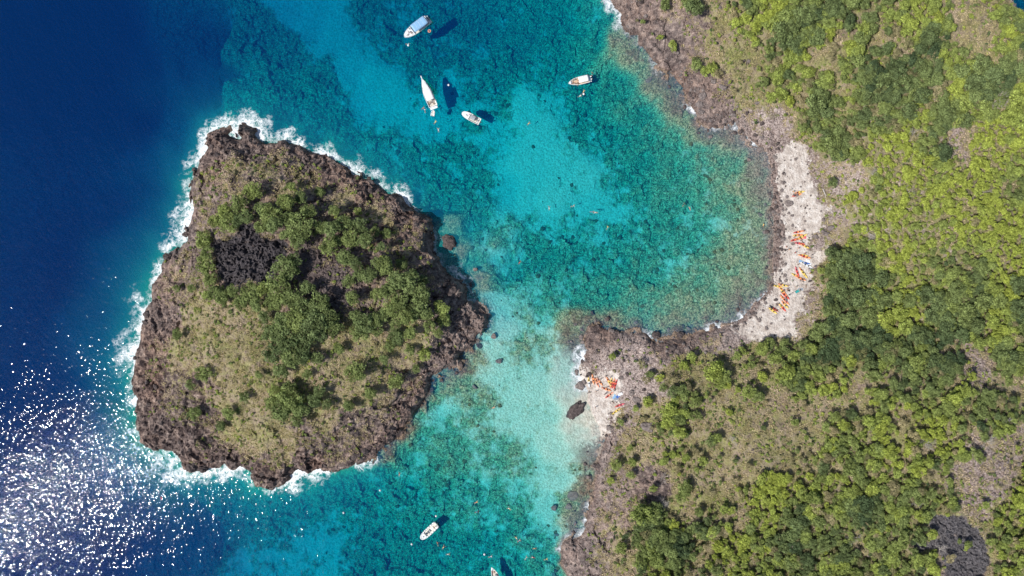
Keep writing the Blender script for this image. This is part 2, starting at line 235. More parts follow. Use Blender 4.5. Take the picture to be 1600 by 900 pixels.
# ------------------------------------------------------------------ materials
class NT:
    def __init__(s, name):
        s.m = bpy.data.materials.new(name); s.m.use_nodes = True; s.t = s.m.node_tree; s.n = s.t.nodes; s.l = s.t.links
        s.n.clear(); s.out = s.n.new('ShaderNodeOutputMaterial')
    def node(s, typ, ins=None, **kw):
        n = s.n.new(typ)
        for k, v in kw.items(): setattr(n, k, v)
        for k, v in (ins or {}).items():
            i = n.inputs[k]
            if hasattr(v, 'links') or isinstance(v, bpy.types.NodeSocket): s.l.new(v, i)
            else: i.default_value = v
        return n
    def coord(s): return s.node('ShaderNodeTexCoord').outputs['Object']
    def noise(s, vec, scale, detail=6, rough=.6, dist=0):
        return s.node('ShaderNodeTexNoise', {'Vector': vec, 'Scale': scale, 'Detail': detail, 'Roughness': rough, 'Distortion': dist}).outputs['Fac']
    def voro(s, vec, scale, feature='F1', out='Distance', rand=1):
        return s.node('ShaderNodeTexVoronoi', {'Vector': vec, 'Scale': scale, 'Randomness': rand}, feature=feature).outputs[out]
    def ramp(s, fac, stops, interp='LINEAR'):
        n = s.node('ShaderNodeValToRGB', {'Fac': fac}); e = n.color_ramp.elements; n.color_ramp.interpolation = interp
        while len(e) < len(stops): e.new(.5)
        for el, (p, c) in zip(e, stops):
            el.position = p; el.color = (c, c, c, 1) if isinstance(c, (int, float)) else (*c, 1)
        return n.outputs['Color']
    def mix(s, f, a, b, mode='MIX'):
        n = s.node('ShaderNodeMix', data_type='RGBA', blend_type=mode)
        for k, v in ((0, f), (6, a), (7, b)):
            if isinstance(v, bpy.types.NodeSocket): s.l.new(v, n.inputs[k])
            else: n.inputs[k].default_value = v if k == 0 else (*v, 1)
        return n.outputs[2]
    def math(s, op, a, b=None, c=None, clamp=False):
        n = s.node('ShaderNodeMath', operation=op); n.use_clamp = clamp
        for k, v in enumerate((a, b, c)):
            if v is None: continue
            if isinstance(v, bpy.types.NodeSocket): s.l.new(v, n.inputs[k])
            else: n.inputs[k].default_value = v
        return n.outputs[0]
    def attr(s, name, out='Color', typ='GEOMETRY'):
        return s.node('ShaderNodeAttribute', attribute_name=name, attribute_type=typ).outputs[out]
    def sep(s, c):
        n = s.node('ShaderNodeSeparateColor', {0: c}); return n.outputs[0], n.outputs[1], n.outputs[2]
    def bump(s, h, strength=.5, dist=.3, nrm=None):
        d = {'Height': h, 'Strength': strength, 'Distance': dist}
        if nrm is not None: d['Normal'] = nrm
        return s.node('ShaderNodeBump', d).outputs[0]
    def bsdf(s, col, rough=.8, nrm=None, spec=.3, **extra):
        d = {'Base Color': col if isinstance(col, bpy.types.NodeSocket) else (*col, 1), 'Roughness': rough, 'Specular IOR Level': spec}
        if nrm is not None: d['Normal'] = nrm
        d.update(extra)
        b = s.node('ShaderNodeBsdfPrincipled', d); return b.outputs[0]
    def done(s, surf, vol=None):
        s.l.new(surf, s.out.inputs[0])
        if vol is not None: s.l.new(vol, s.out.inputs[1])
        return s.m

def terrain_material():
    t = NT('terrain'); P = t.coord()
    r, g, b = t.sep(t.attr('zone')); lava = t.attr('zone', 'Alpha'); ur, ug, ub = t.sep(t.attr('zone_two'))   # reef, under water, pale tone
    fine = t.noise(P, 2.2, 8, .7); mid = t.noise(P, .45, 7, .62); big = t.noise(P, .07, 4, .55); speck = t.noise(P, 5.0, 5, .75)
    vr = t.voro(P, 1.1); vf = t.voro(P, 2.6, out='Color'); vfs = t.sep(vf)[0]
    # rock: dark volcanic blocks with pinkish grey and pale lichen
    rk = t.ramp(t.math('ADD', t.math('MULTIPLY', mid, .72), t.math('MULTIPLY', fine, .28)), [(.37, (.024, .019, .022)), (.45, (.078, .058, .056)), (.51, (.155, .118, .108)), (.57, (.27, .21, .185)), (.66, (.48, .40, .35))])
    rk = t.mix(t.ramp(big, [(.4, 0.0), (.65, .55)]), rk, t.mix(1, rk, (1.25, 1.0, .82), 'MULTIPLY'))
    pale = t.ramp(t.math('ADD', t.math('MULTIPLY', fine, .6), t.math('MULTIPLY', vfs, .35)), [(.27, (.13, .10, .095)), (.42, (.33, .26, .24)), (.52, (.46, .38, .35)), (.7, (.66, .57, .53))])
    rk = t.mix(ub, rk, pale)
    # dry grass and soil
    gr = t.ramp(t.math('ADD', t.math('MULTIPLY', fine, .5), t.math('MULTIPLY', mid, .5)), [(.34, (.09, .07, .058)), (.43, (.23, .178, .142)), (.49, (.43, .34, .255)), (.55, (.32, .285, .145)), (.62, (.52, .43, .26)), (.72, (.70, .60, .47))])
    gr = t.mix(t.ramp(t.noise(P, .12, 5, .6), [(.45, 0.0), (.62, .7)]), gr, t.mix(1, gr, (.78, 1.0, .5), 'MULTIPLY'))
    gr = t.mix(t.ramp(t.noise(P, .2, 6, .65), [(.5, 0.0), (.62, .75)]), gr, t.mix(1, gr, (.80, .70, .86), 'MULTIPLY'))
    gr = t.mix(t.math('MULTIPLY', t.attr('zone_two', 'Alpha'), .8), gr, t.mix(.65, gr, (.13, .15, .055)))
    # beach
    sd = t.ramp(t.math('ADD', t.math('MULTIPLY', speck, .5), t.math('MULTIPLY', mid, .5)), [(.36, (.28, .24, .22)), (.45, (.50, .43, .38)), (.53, (.68, .615, .56)), (.64, (.84, .81, .77))])
    lv = t.mix(ub, t.ramp(fine, [(.3, (.014, .012, .014)), (.5, (.048, .040, .045)), (.68, (.13, .108, .115))]), t.ramp(fine, [(.3, (.04, .04, .045)), (.5, (.135, .13, .14)), (.66, (.34, .33, .34))]))
    # masks broken up by noise
    gm = t.math('ADD', g, t.math('MULTIPLY', t.math('SUBTRACT', t.noise(P, .35, 7, .68), .5), 2.4))
    gm = t.ramp(t.math('SUBTRACT', gm, t.math('MULTIPLY', r, .55)), [(.28, 0.0), (.5, 1.0)])
    col = t.mix(gm, rk, gr)
    sm = t.ramp(t.math('ADD', b, t.math('MULTIPLY', t.math('SUBTRACT', t.noise(P, .9, 8, .72), .5), 1.7)), [(.38, 0.0), (.56, 1.0)])
    col = t.mix(sm, col, sd)
    lm = t.ramp(t.math('ADD', lava, t.math('MULTIPLY', t.math('SUBTRACT', mid, .5), .7)), [(.4, 0.0), (.62, 1.0)])
    col = t.mix(lm, col, lv)
    # sea bed: pale sand and brown-green reef, caustic light painted into both as speckle
    rub_or_caustic = t.ramp(t.math('ADD', t.math('MULTIPLY', speck, .45), t.math('MULTIPLY', t.voro(P, 1.4), .55)), [(.22, 0.0), (.42, .55), (.62, 1.0)])
    sand_u = t.mix(rub_or_caustic, (.44, .40, .30), (.78, .73, .64))
    reefc = t.ramp(t.math('ADD', t.math('MULTIPLY', t.noise(P, 1.3, 8, .72), .6), t.math('MULTIPLY', vfs, .35)), [(.30, (.05, .075, .045)), (.41, (.15, .21, .105)), (.52, (.29, .355, .19)), (.63, (.46, .52, .31)), (.74, (.80, .82, .58))])
    um = t.ramp(t.math('ADD', ur, t.math('ADD', t.math('MULTIPLY', t.math('SUBTRACT', t.noise(P, .5, 7, .72), .5), 1.5), t.math('MULTIPLY', t.math('SUBTRACT', t.noise(P, .16, 8, .72), .5), 1.5))), [(.2, 0.0), (.8, .9)])
    zu = t.node('ShaderNodeSeparateXYZ', {0: t.node('ShaderNodeNewGeometry').outputs['Position']}).outputs[2]
    ochre = t.ramp(t.node('ShaderNodeMapRange', {'Value': t.math('ADD', zu, t.math('MULTIPLY', t.noise(P, .3, 5, .6), 1.6)), 'From Min': -1.3, 'From Max': .6}).outputs[0], [(.1, 0.0), (.6, .8)])
    reefc = t.mix(ochre, reefc, t.mix(1, reefc, (1.55, .86, .85), 'MULTIPLY'))
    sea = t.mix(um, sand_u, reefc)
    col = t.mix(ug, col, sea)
    # wet dark band and rusty weed at the water line is set by height
    z = t.node('ShaderNodeSeparateXYZ', {0: t.node('ShaderNodeNewGeometry').outputs['Position']}).outputs[2]
    wet = t.math('MULTIPLY', t.ramp(t.node('ShaderNodeMapRange', {'Value': t.math('ADD', z, t.math('MULTIPLY', mid, .8)), 'From Min': -.6, 'From Max': 2.6}).outputs[0], [(.3, 1.0), (.75, 0.0)]), t.math('SUBTRACT', 1.0, t.math('MAXIMUM', sm, t.math('MULTIPLY', ug, 1.0))), clamp=True)
    col = t.mix(t.math('MULTIPLY', wet, .65), col, t.mix(1, col, (.42, .34, .30), 'MULTIPLY'))
    hgt = t.math('ADD', t.math('MULTIPLY', fine, .8), t.math('ADD', t.math('MULTIPLY', vr, .5), t.math('MULTIPLY', speck, .35)))
    return t.done(t.bsdf(col, .93, t.bump(hgt, .9, .55), .2))

def water_material():
    t = NT('sea_water'); P = t.coord()
    fr, ag, ca = t.sep(t.attr('foam'))     # foam, aerated water, calm
    # swell, wind waves and ripples
    mp = t.node('ShaderNodeMapping', {'Vector': P, 'Rotation': (0, 0, R(28)), 'Scale': (1, 2.5, 1)}, vector_type='TEXTURE').outputs[0]
    w1 = t.noise(mp, .13, 2, .5); w2 = t.noise(mp, .98, 1, .5); w3 = t.noise(mp, 1.9, 0, .5)
    hgt = t.math('ADD', t.math('MULTIPLY', w1, 2.2), t.math('ADD', t.math('MULTIPLY', w2, 1.12), t.math('MULTIPLY', w3, .26)))
    gust = t.math('MULTIPLY', t.ramp(t.noise(P, .03, 5, .6), [(.3, .6), (.7, 1.0)]), t.attr('foam', 'Alpha'))
    nrm = t.bump(t.math('MULTIPLY', hgt, gust), 1.0, .31)
    soft = t.bump(hgt, .3, .3)
    # foam: torn lace, thicker toward the rock
    wp = t.node('ShaderNodeVectorMath', {0: P, 1: t.node('ShaderNodeVectorMath', {0: t.node('ShaderNodeTexNoise', {'Vector': P, 'Scale': .3, 'Detail': 4}).outputs['Color'], 'Scale': 5.5}, operation='SCALE').outputs[0]}, operation='ADD').outputs[0]
    lace = t.math('ABSOLUTE', t.math('SUBTRACT', t.noise(wp, .42, 6, .62), .5))
    lace = t.math('SUBTRACT', 1.0, t.math('MULTIPLY', lace, 5.0), clamp=True)
    blot = t.noise(P, .22, 5, .6)
    f = t.math('ADD', t.math('MULTIPLY', fr, .60), t.math('ADD', t.math('MULTIPLY', t.math('MULTIPLY', lace, .62), t.ramp(fr, [(0, .35), (.5, 1.0)])), t.math('MULTIPLY', t.math('SUBTRACT', blot, .5), 1.9)))
    f = t.math('SUBTRACT', f, t.math('MULTIPLY', t.noise(P, 2.0, 5, .7), .42))
    f = t.ramp(f, [(.46, 0.0), (.72, .32), (1.08, .97)])
    f = t.math('MULTIPLY', f, t.ramp(fr, [(.02, 0.0), (.2, 1.0)]))
    foam = t.node('ShaderNodeBsdfDiffuse', {'Color': (.86, .9, .93, 1), 'Normal': t.bump(t.noise(P, 1.6, 5, .7), .7, .4)}).outputs[0]
    body = t.mix(ag, (.0, .125, .60), (.02, .52, .44))
    bf = t.math('ADD', t.math('MULTIPLY', ca, .14), t.math('MULTIPLY', ag, .34))
    dif = t.node('ShaderNodeBsdfDiffuse', {'Color': body, 'Normal': soft}).outputs[0]
    tr = t.node('ShaderNodeBsdfTransparent', {'Color': (1, 1, 1, 1)}).outputs[0]
    m1 = t.node('ShaderNodeMixShader', {0: bf, 1: tr, 2: dif}).outputs[0]
    fres = t.node('ShaderNodeFresnel', {'IOR': 1.33}).outputs[0]
    gl = t.node('ShaderNodeBsdfGlossy', {'Color': (.5, .5, .5, 1), 'Roughness': .044, 'Normal': nrm}).outputs[0]
    m2 = t.node('ShaderNodeMixShader', {0: fres, 1: m1, 2: gl}).outputs[0]
    m3 = t.node('ShaderNodeMixShader', {0: f, 1: m2, 2: foam}).outputs[0]
    D = .38
    vol = t.node('ShaderNodeVolumeAbsorption', {'Color': (0, 1 - .0375 / D, 1 - .0215 / D, 1), 'Density': D}).outputs[0]
    return t.done(m3, vol)

def leaf_material(name, ramp_stops, bright=1.0):
    t = NT(name)
    rp = t.node('ShaderNodeNewGeometry').outputs['Random Per Island']
    tint = t.attr('tint', 'Fac', 'INSTANCER')
    c = t.ramp(tint, ramp_stops)
    v = t.node('ShaderNodeMapRange', {'Value': rp, 'To Min': .5 * bright, 'To Max': 1.6 * bright}).outputs[0]
    v = t.math('MULTIPLY', v, t.math('ADD', 1.0, t.attr('lobe', 'Fac')))
    c = t.node('ShaderNodeVectorMath', {0: c, 'Scale': v}, operation='SCALE').outputs[0]
    d = t.node('ShaderNodeBsdfDiffuse', {'Color': c}).outputs[0]
    tl = t.node('ShaderNodeBsdfTranslucent', {'Color': t.mix(1, c, (1.1, 1.25, .6), 'MULTIPLY')}).outputs[0]
    return t.done(t.node('ShaderNodeMixShader', {0: .22, 1: d, 2: tl}).outputs[0])
M_leaf = leaf_material('foliage', [(0, (.35, .40, .085)), (.25, (.285, .34, .09)), (.5, (.215, .262, .092)), (.75, (.145, .188, .080)), (1, (.078, .115, .058))])
M_dry = leaf_material('dry_foliage', [(0, (.44, .38, .22)), (.5, (.30, .27, .15)), (1, (.19, .21, .09))])
M_straw = leaf_material('straw', [(0, (.60, .49, .37)), (.5, (.47, .395, .215)), (1, (.27, .28, .12))])
def simple(name, col, rough=.6, spec=.4, nscale=3.0, amt=.25, bumpd=.0):
    t = NT(name); P = t.coord(); n = t.noise(P, nscale, 5, .65)
    c = t.mix(t.math('MULTIPLY', n, amt), col, tuple(v * .45 for v in col))
    nr = t.bump(t.noise(P, nscale * 3, 4, .6), .5, bumpd) if bumpd else None
    return t.done(t.bsdf(c, rough, nr, spec))
M_bark = simple('bark', (.16, .125, .10), .9, .2, 6, .8, .05)
M_deadwood = simple('bleached_wood', (.50, .46, .42), .85, .2, 4, .5, .04)
def rock_material(name, stops, sc=1.3):
    t = NT(name); P = t.node('ShaderNodeNewGeometry').outputs['Position']
    n = t.math('ADD', t.math('MULTIPLY', t.noise(P, sc, 8, .7), .6), t.math('MULTIPLY', t.noise(P, sc * 4, 6, .7), .4))
    return t.done(t.bsdf(t.ramp(n, stops), .92, t.bump(n, .9, .35), .2))
M_rock = rock_material('volcanic_rock', [(.33, (.025, .021, .022)), (.48, (.085, .068, .065)), (.58, (.15, .12, .115)), (.72, (.33, .28, .26))])
M_cobble = rock_material('shore_stone', [(.33, (.08, .07, .068)), (.5, (.20, .165, .155)), (.7, (.45, .40, .37))])
M_coral = rock_material('weedy_rock', [(.33, (.05, .045, .02)), (.5, (.15, .12, .055)), (.7, (.36, .30, .18))])
PAINT = {k: simple('paint_' + k, c, r_, .5, 1.5, .12) for k, c, r_ in [
    ('white', (.82, .83, .84), .35), ('cream', (.70, .66, .58), .5), ('pale_blue', (.25, .47, .72), .6), ('grey', (.30, .33, .37), .5), ('dark', (.03, .035, .045), .45),
    ('glass_blue', (.07, .12, .19), .2), ('yellow', (.86, .62, .14), .4), ('orange', (.88, .33, .13), .4), ('red', (.72, .10, .07), .4), ('pink', (.72, .14, .18), .5),
    ('blue', (.05, .14, .45), .5), ('teal', (.03, .36, .36), .5), ('black', (.02, .02, .022), .6), ('green', (.08, .30, .10), .5), ('teak', (.36, .21, .11), .7), ('metal', (.45, .46, .48), .3), ('salmon', (.82, .36, .24), .5), ('tan', (.66, .47, .34), .6)]}
SKIN = [simple('skin_fair', (.58, .36, .26), .55), simple('skin_tan', (.38, .21, .13), .55), simple('skin_dark', (.13, .07, .045), .55)]
HAIR = [simple('hair_dark', (.03, .022, .018), .6), simple('hair_brown', (.13, .08, .045), .6), simple('hair_blond', (.42, .30, .14), .6)]

# ------------------------------------------------------------------ object helpers
def tag(o, label=None, cat=None, group=None, kind=None):
    if label: o['label'] = label
    if cat: o['category'] = cat
    if group: o['group'] = group
    if kind: o['kind'] = kind
    return o
def link(name, mesh, parent=None, mats=None):
    o = bpy.data.objects.new(name, mesh); COL.objects.link(o)
    if parent: o.parent = parent
    for m in (mats or []): mesh.materials.append(m)
    return o
def empty(name, loc, rz=0.0):
    o = bpy.data.objects.new(name, None); COL.objects.link(o); o.location = loc; o.rotation_euler = (0, 0, rz); o.empty_display_size = .5
    return o
def mesh_from(name, V, Fc, mats=(), smooth=False):
    me = bpy.data.meshes.new(name); me.from_pydata([tuple(v) for v in V], [], [tuple(f) for f in Fc]); me.update()
    for m in mats: me.materials.append(m)
    if smooth: me.polygons.foreach_set('use_smooth', [True] * len(me.polygons))
    return me
def grid_mesh(name, X, Y, Z, smooth=False, closed_bottom=None):
    ny, nx = X.shape; V = np.stack([X, Y, Z], -1).reshape(-1, 3)
    idx = np.arange(ny * nx).reshape(ny, nx)
    Q = np.stack([idx[:-1, :-1], idx[:-1, 1:], idx[1:, 1:], idx[1:, :-1]], -1).reshape(-1, 4)
    if closed_bottom is not None:
        ring = list(idx[0, :]) + list(idx[1:, -1]) + list(idx[-1, -2::-1]) + list(idx[-2:0:-1, 0])
        n0 = len(V); low = V[ring].copy(); low[:, 2] = closed_bottom; V = np.vstack([V, low]); n = len(ring)
        side = np.array([[ring[i], n0 + i, n0 + (i + 1) % n, ring[(i + 1) % n]] for i in range(n)])
        Q = np.vstack([Q, side]); bottom = [n0 + i for i in range(n)][::-1]
    else: bottom = None
    me = bpy.data.meshes.new(name); nq = len(Q)
    nl = nq * 4 + (len(bottom) if bottom else 0); npol = nq + (1 if bottom else 0)
    me.vertices.add(len(V)); me.vertices.foreach_set('co', V.ravel().astype(np.float32))
    me.loops.add(nl); me.polygons.add(npol)
    me.loops.foreach_set('vertex_index', np.concatenate([Q.ravel(), np.array(bottom or [], int)]).astype(np.int32))
    me.polygons.foreach_set('loop_start', (np.arange(npol) * 4).astype(np.int32))
    me.update(calc_edges=True); me.validate()
    me.polygons.foreach_set('use_smooth', np.full(npol, smooth))
    return me
def put_color(me, name, A, pad=0):
    a = me.color_attributes.new(name, 'FLOAT_COLOR', 'POINT'); A = A.reshape(-1, 4)
    if pad: A = np.vstack([A, np.zeros((pad, 4))])
    a.data.foreach_set('color', A.astype(np.float32).ravel())

# ------------------------------------------------------------------ ground and sea bed, one sheet to the horizon
me = grid_mesh('ground', GX, GY, GZ, smooth=False)
under = 1 - sstep(-.9, -.1, GZ)
under = np.where(F['d'] < 0, np.maximum(under, .35), 0)
isl = (800 + 4 * GX) < 820
tone_pts = Map([(960,560,.8),(1000,560,.85),(1000,600,.8),(1200,220,.9),(1240,240,.9),(1000,60,.22),(1050,110,.18),(960,20,.2),(1100,150,.28),(950,740,.42),(930,800,.36),(900,860,.3),(1018,762,.1),(1300,300,.8),(1150,525,.7),(1080,530,.2),(1030,530,.12),(940,520,.15),
    (450,500,.25),(350,250,.08),(600,300,.05),(700,500,.22),(250,600,.0),(420,730,.0),(300,700,0),(600,690,.08),(300,450,.2),(330,330,.2),(1400,600,.6),(700,450,.2)])
tone = tone_pts(800 + 4 * GX, 450 - 4 * GY)[..., 0]
put_color(me, 'zone', np.stack([F['rock'], F['grass'], F['sand'], F['lava']], -1))
put_color(me, 'zone_two', np.stack([F['reef'], under, tone, np.clip(F['wood'], 0, 1)], -1))
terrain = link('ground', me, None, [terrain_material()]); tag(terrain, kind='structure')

# ------------------------------------------------------------------ the sea: closed body of clear water
SX = np.concatenate([AX[:NX0], np.arange(-XR, XR + .01, 1.0), AX[-NX0:]]); SY = np.concatenate([AY[:NY0], np.arange(-YR, YR + .01, 1.0), AY[-NY0:]])
SX = np.unique(SX)[1:-1]; SY = np.unique(SY)[1:-1]
WX, WY = np.meshgrid(SX, SY)
wpx = 800 + 4 * WX; wpy = 450 - 4 * WY
wsd = np.maximum(poly_sd(wpx, wpy, ISLET), poly_sd(wpx, wpy, MAIN)) / 4
wd = np.where((np.abs(WX) < XR) & (np.abs(WY) < YR), samp(FC['d'], WX, WY), wsd)
fw = M_foam(wpx, wpy)[..., 0] * 1.3 * (1 + fbm(WX, WY, 16, 3, 33) * .5)
offw = np.clip(-(wd * .5 + wsd * .5), 0, None)
foam = np.clip(1 - offw / np.clip(fw, .25, None), 0, 1) * np.clip(fw / 7, 0.15, 1) * np.clip(1 + fbm(WX, WY, 13, 3, 34) * 1.3, .15, 1.4)
aer = np.clip(np.exp(-offw / (1.2 + fw * .95)) * np.clip(fw / 5, 0, 1), 0, 1) * np.where(wpx < 820, 1, .35)
wdep = np.where((np.abs(WX) < XR) & (np.abs(WY) < YR), -samp(CZ, WX, WY), 60)
me = grid_mesh('sea', WX, WY, np.zeros_like(WX), smooth=True, closed_bottom=-85.0)
put_color(me, 'foam', np.stack([foam, aer, 1 - np.exp(-np.clip(wdep, 0, None) / 4.4), np.clip(M_wind(wpx, wpy)[..., 0], .3, 1.1)], -1), pad=len(me.vertices) - WX.size)
sea = link('sea', me, None, [water_material()]); tag(sea, kind='structure')

# ------------------------------------------------------------------ plants and stones: shared meshes
def quads_to_mesh(name, C, N, size, mats, seed, aspect=.62):
    """one small leaf-shaped quad at each C facing N"""
    g = np.random.default_rng(seed); n = len(C)
    N = N / np.linalg.norm(N, axis=1)[:, None]
    A = g.normal(size=(n, 3)); T = np.cross(N, A); T /= np.linalg.norm(T, axis=1)[:, None]; B = np.cross(N, T)
    s = (size * g.uniform(.65, 1.35, n))[:, None]
    V = np.stack([C - T * s, C - B * s * aspect + N * s * .15, C + T * s, C + B * s * aspect + N * s * .15], 1).reshape(-1, 3)
    me = bpy.data.meshes.new(name); me.vertices.add(n * 4); me.vertices.foreach_set('co', V.astype(np.float32).ravel())
    me.loops.add(n * 4); me.polygons.add(n)
    me.loops.foreach_set('vertex_index', np.arange(n * 4, dtype=np.int32)); me.polygons.foreach_set('loop_start', (np.arange(n) * 4).astype(np.int32))
    me.update(calc_edges=True)
    for m in mats: me.materials.append(m)
    return me
def crown_mesh(name, seed, lobes=15, leaves=1500, mat=None, flat=.62, spread=.62, size=.062, lob=(.15, .32)):
    """unit-radius crown: lobes of leaves with gaps between them, centre at z=0"""
    g = np.random.default_rng(seed); C = []; N = []; B = []; stretch = g.uniform(.7, 1.0); turn = g.uniform(0, 3)
    for i in range(lobes):
        a = g.uniform(0, 2 * math.pi); r = spread * math.sqrt(g.uniform(0.02, 1)) * g.uniform(.8, 1.3)
        p = np.array([r * math.cos(a), r * math.sin(a) * stretch]); p = np.array([p[0] * math.cos(turn) - p[1] * math.sin(turn), p[0] * math.sin(turn) + p[1] * math.cos(turn)])
        c = np.array([p[0], p[1], flat * (1 - min(r * r, 1) * .85) * g.uniform(.25, 1.05) - .12]); lr = g.uniform(*lob)
        m = max(12, int(leaves / lobes * (lr / .25) ** 2))
        d = g.normal(size=(m, 3)); d[:, 2] = np.abs(d[:, 2]) * .95 - .22; d /= np.linalg.norm(d, axis=1)[:, None]
        C.append(c + d * lr * np.array([1, 1, .8]) * g.uniform(.72, 1.12, m)[:, None]); N.append(d * 1.0 + np.array([0, 0, .4]) + g.normal(size=(m, 3)) * .55); B.append(np.full(m, g.uniform(-.38, .38)))
    me = quads_to_mesh(name, np.vstack(C), np.vstack(N), size, [mat], seed)
    at = me.attributes.new('lobe', 'FLOAT', 'POINT'); at.data.foreach_set('value', np.repeat(np.concatenate(B), 4).astype(np.float32)); return me
def tube(V, Fc, p0, p1, r0, r1, n=6):
    p0 = Vector(p0); p1 = Vector(p1); ax = (p1 - p0).normalized(); q = ax.to_track_quat('Z', 'Y'); b = len(V)
    for p, r in ((p0, r0), (p1, r1)):
        for i in range(n):
            a = 2 * math.pi * i / n; V.append(p + q @ Vector((r * math.cos(a), r * math.sin(a), 0)))
    for i in range(n): Fc.append((b + i, b + (i + 1) % n, b + n + (i + 1) % n, b + n + i))
    Fc.append(tuple(b + n + i for i in range(n))); Fc.append(tuple(b + i for i in range(n))[::-1])
def trunk_mesh(name, seed):
    g = random.Random(seed); V = []; Fc = []; top = Vector((g.uniform(-.1, .1), g.uniform(-.1, .1), 1.0))
    tube(V, Fc, (0, 0, -.25), top * .55, .085, .06, 7); tube(V, Fc, top * .54, top, .06, .035, 6)
    for k in range(6):
        a = k * 1.05 + g.uniform(-.3, .3); s = top * g.uniform(.5, .95); e = s + Vector((math.cos(a) * .5, math.sin(a) * .5, g.uniform(.25, .5)))
        tube(V, Fc, s, e, .035, .018, 5)
        for j in (-.5, .5): tube(V, Fc, e, e + Vector((math.cos(a + j) * .28, math.sin(a + j) * .28, .15)), .018, .008, 4)
    return mesh_from(name, V, Fc, [M_bark])
CROWNS = [crown_mesh('crown', 100 + i, lobes=[24, 30, 34, 26, 38, 20][i], leaves=[1700, 1900, 2100, 1700, 2200, 1500][i], mat=M_leaf) for i in range(6)]
TRUNKS = [trunk_mesh('trunk', i) for i in range(3)]
DRYC = [crown_mesh('dry_crown', 180 + i, lobes=14, leaves=1300, mat=M_dry, size=.05) for i in range(2)]
BUSHES = [crown_mesh('bush', 200 + i, lobes=7, leaves=360, mat=M_leaf, flat=.5, spread=.55, size=.12) for i in range(4)]
DRYB = [crown_mesh('dry_bush', 220 + i, lobes=7, leaves=300, mat=M_dry, flat=.45, spread=.6, size=.12) for i in range(3)]
def tuft(seed):
    g = np.random.default_rng(seed); n = 42; C = g.normal(size=(n, 3)) * np.array([.42, .42, 0]); C[:, 2] = g.uniform(.02, .38, n)
    N = g.normal(size=(n, 3)) * .75; N[:, 2] += .8
    return quads_to_mesh('tuft', C, N, .17, [M_straw], seed, .33)
TUFTS = [tuft(i) for i in range(4)]
def boulder_mesh(name, seed, mat, sub=3, flat=.65, rough=.3):
    bm = bmesh.new(); bmesh.ops.create_icosphere(bm, subdivisions=sub, radius=1)
    g = random.Random(seed); planes = [(Vector((g.gauss(0, 1), g.gauss(0, 1), g.gauss(0, .8))).normalized(), g.uniform(.55, .85)) for _ in range(11)]
    from mathutils import noise as mn
    for v in bm.verts:
        p = v.co.copy()
        for n, dd in planes:
            k = p.dot(n)
            if k > dd: p -= n * (k - dd) * .85
        p += p.normalized() * (mn.noise(p * 2.1 + Vector((seed * 3.1, 0, 0))) * rough + mn.noise(p * 5.3 + Vector((seed, 7, 0))) * rough * .4)
        v.co = Vector((p.x, p.y, p.z * flat))
    me = bpy.data.meshes.new(name); bm.to_mesh(me); bm.free(); me.materials.append(mat); return me
STONES = [boulder_mesh('stone', 300 + i, M_cobble, 2) for i in range(5)]
CRAGS = [boulder_mesh('crag', 320 + i, M_rock, 2, .8, .4) for i in range(5)]
CORALS = [boulder_mesh('coral', 340 + i, M_coral, 2, .7, .5) for i in range(4)]

def scatter(name, pts, rot, scl, tint, variants, label, cat='plants', kinds=None):
    """one countless mass: copies of a few meshes on points (geometry nodes)"""
    n = len(pts); me = bpy.data.meshes.new(name); me.vertices.add(n); me.vertices.foreach_set('co', np.asarray(pts, np.float32).ravel())
    a = me.attributes.new('rot', 'FLOAT_VECTOR', 'POINT'); a.data.foreach_set('vector', np.asarray(rot, np.float32).ravel())
    a = me.attributes.new('scl', 'FLOAT_VECTOR', 'POINT'); a.data.foreach_set('vector', np.asarray(scl, np.float32).ravel())
    a = me.attributes.new('tint', 'FLOAT', 'POINT'); a.data.foreach_set('value', np.asarray(tint, np.float32))
    a = me.attributes.new('pick', 'INT', 'POINT'); a.data.foreach_set('value', (rng.integers(0, len(variants), n) if kinds is None else np.asarray(kinds)).astype(np.int32))
    coll = bpy.data.collections.new(name + '_pieces')
    for i, m in enumerate(variants):
        coll.objects.link(bpy.data.objects.new('%s_piece_%02d' % (name, i), m))
    ng = bpy.data.node_groups.new(name + '_nodes', 'GeometryNodeTree')
    ng.interface.new_socket('Geometry', in_out='INPUT', socket_type='NodeSocketGeometry'); ng.interface.new_socket('Geometry', in_out='OUTPUT', socket_type='NodeSocketGeometry')
    N = ng.nodes; L = ng.links; gi = N.new('NodeGroupInput'); go = N.new('NodeGroupOutput')
    ci = N.new('GeometryNodeCollectionInfo'); ci.inputs['Collection'].default_value = coll; ci.inputs['Separate Children'].default_value = True; ci.inputs['Reset Children'].default_value = True
    iop = N.new('GeometryNodeInstanceOnPoints'); iop.inputs['Pick Instance'].default_value = True
    def na(nm, ty):
        q = N.new('GeometryNodeInputNamedAttribute'); q.data_type = ty; q.inputs['Name'].default_value = nm; return q.outputs['Attribute']
    L.new(gi.outputs[0], iop.inputs['Points']); L.new(ci.outputs[0], iop.inputs['Instance']); L.new(na('pick', 'INT'), iop.inputs['Instance Index'])
    L.new(na('rot', 'FLOAT_VECTOR'), iop.inputs['Rotation']); L.new(na('scl', 'FLOAT_VECTOR'), iop.inputs['Scale']); L.new(iop.outputs[0], go.inputs[0])
    o = link(name, me); md = o.modifiers.new('copies', 'NODES'); md.node_group = ng
    tag(o, label, cat, kind='stuff'); return o

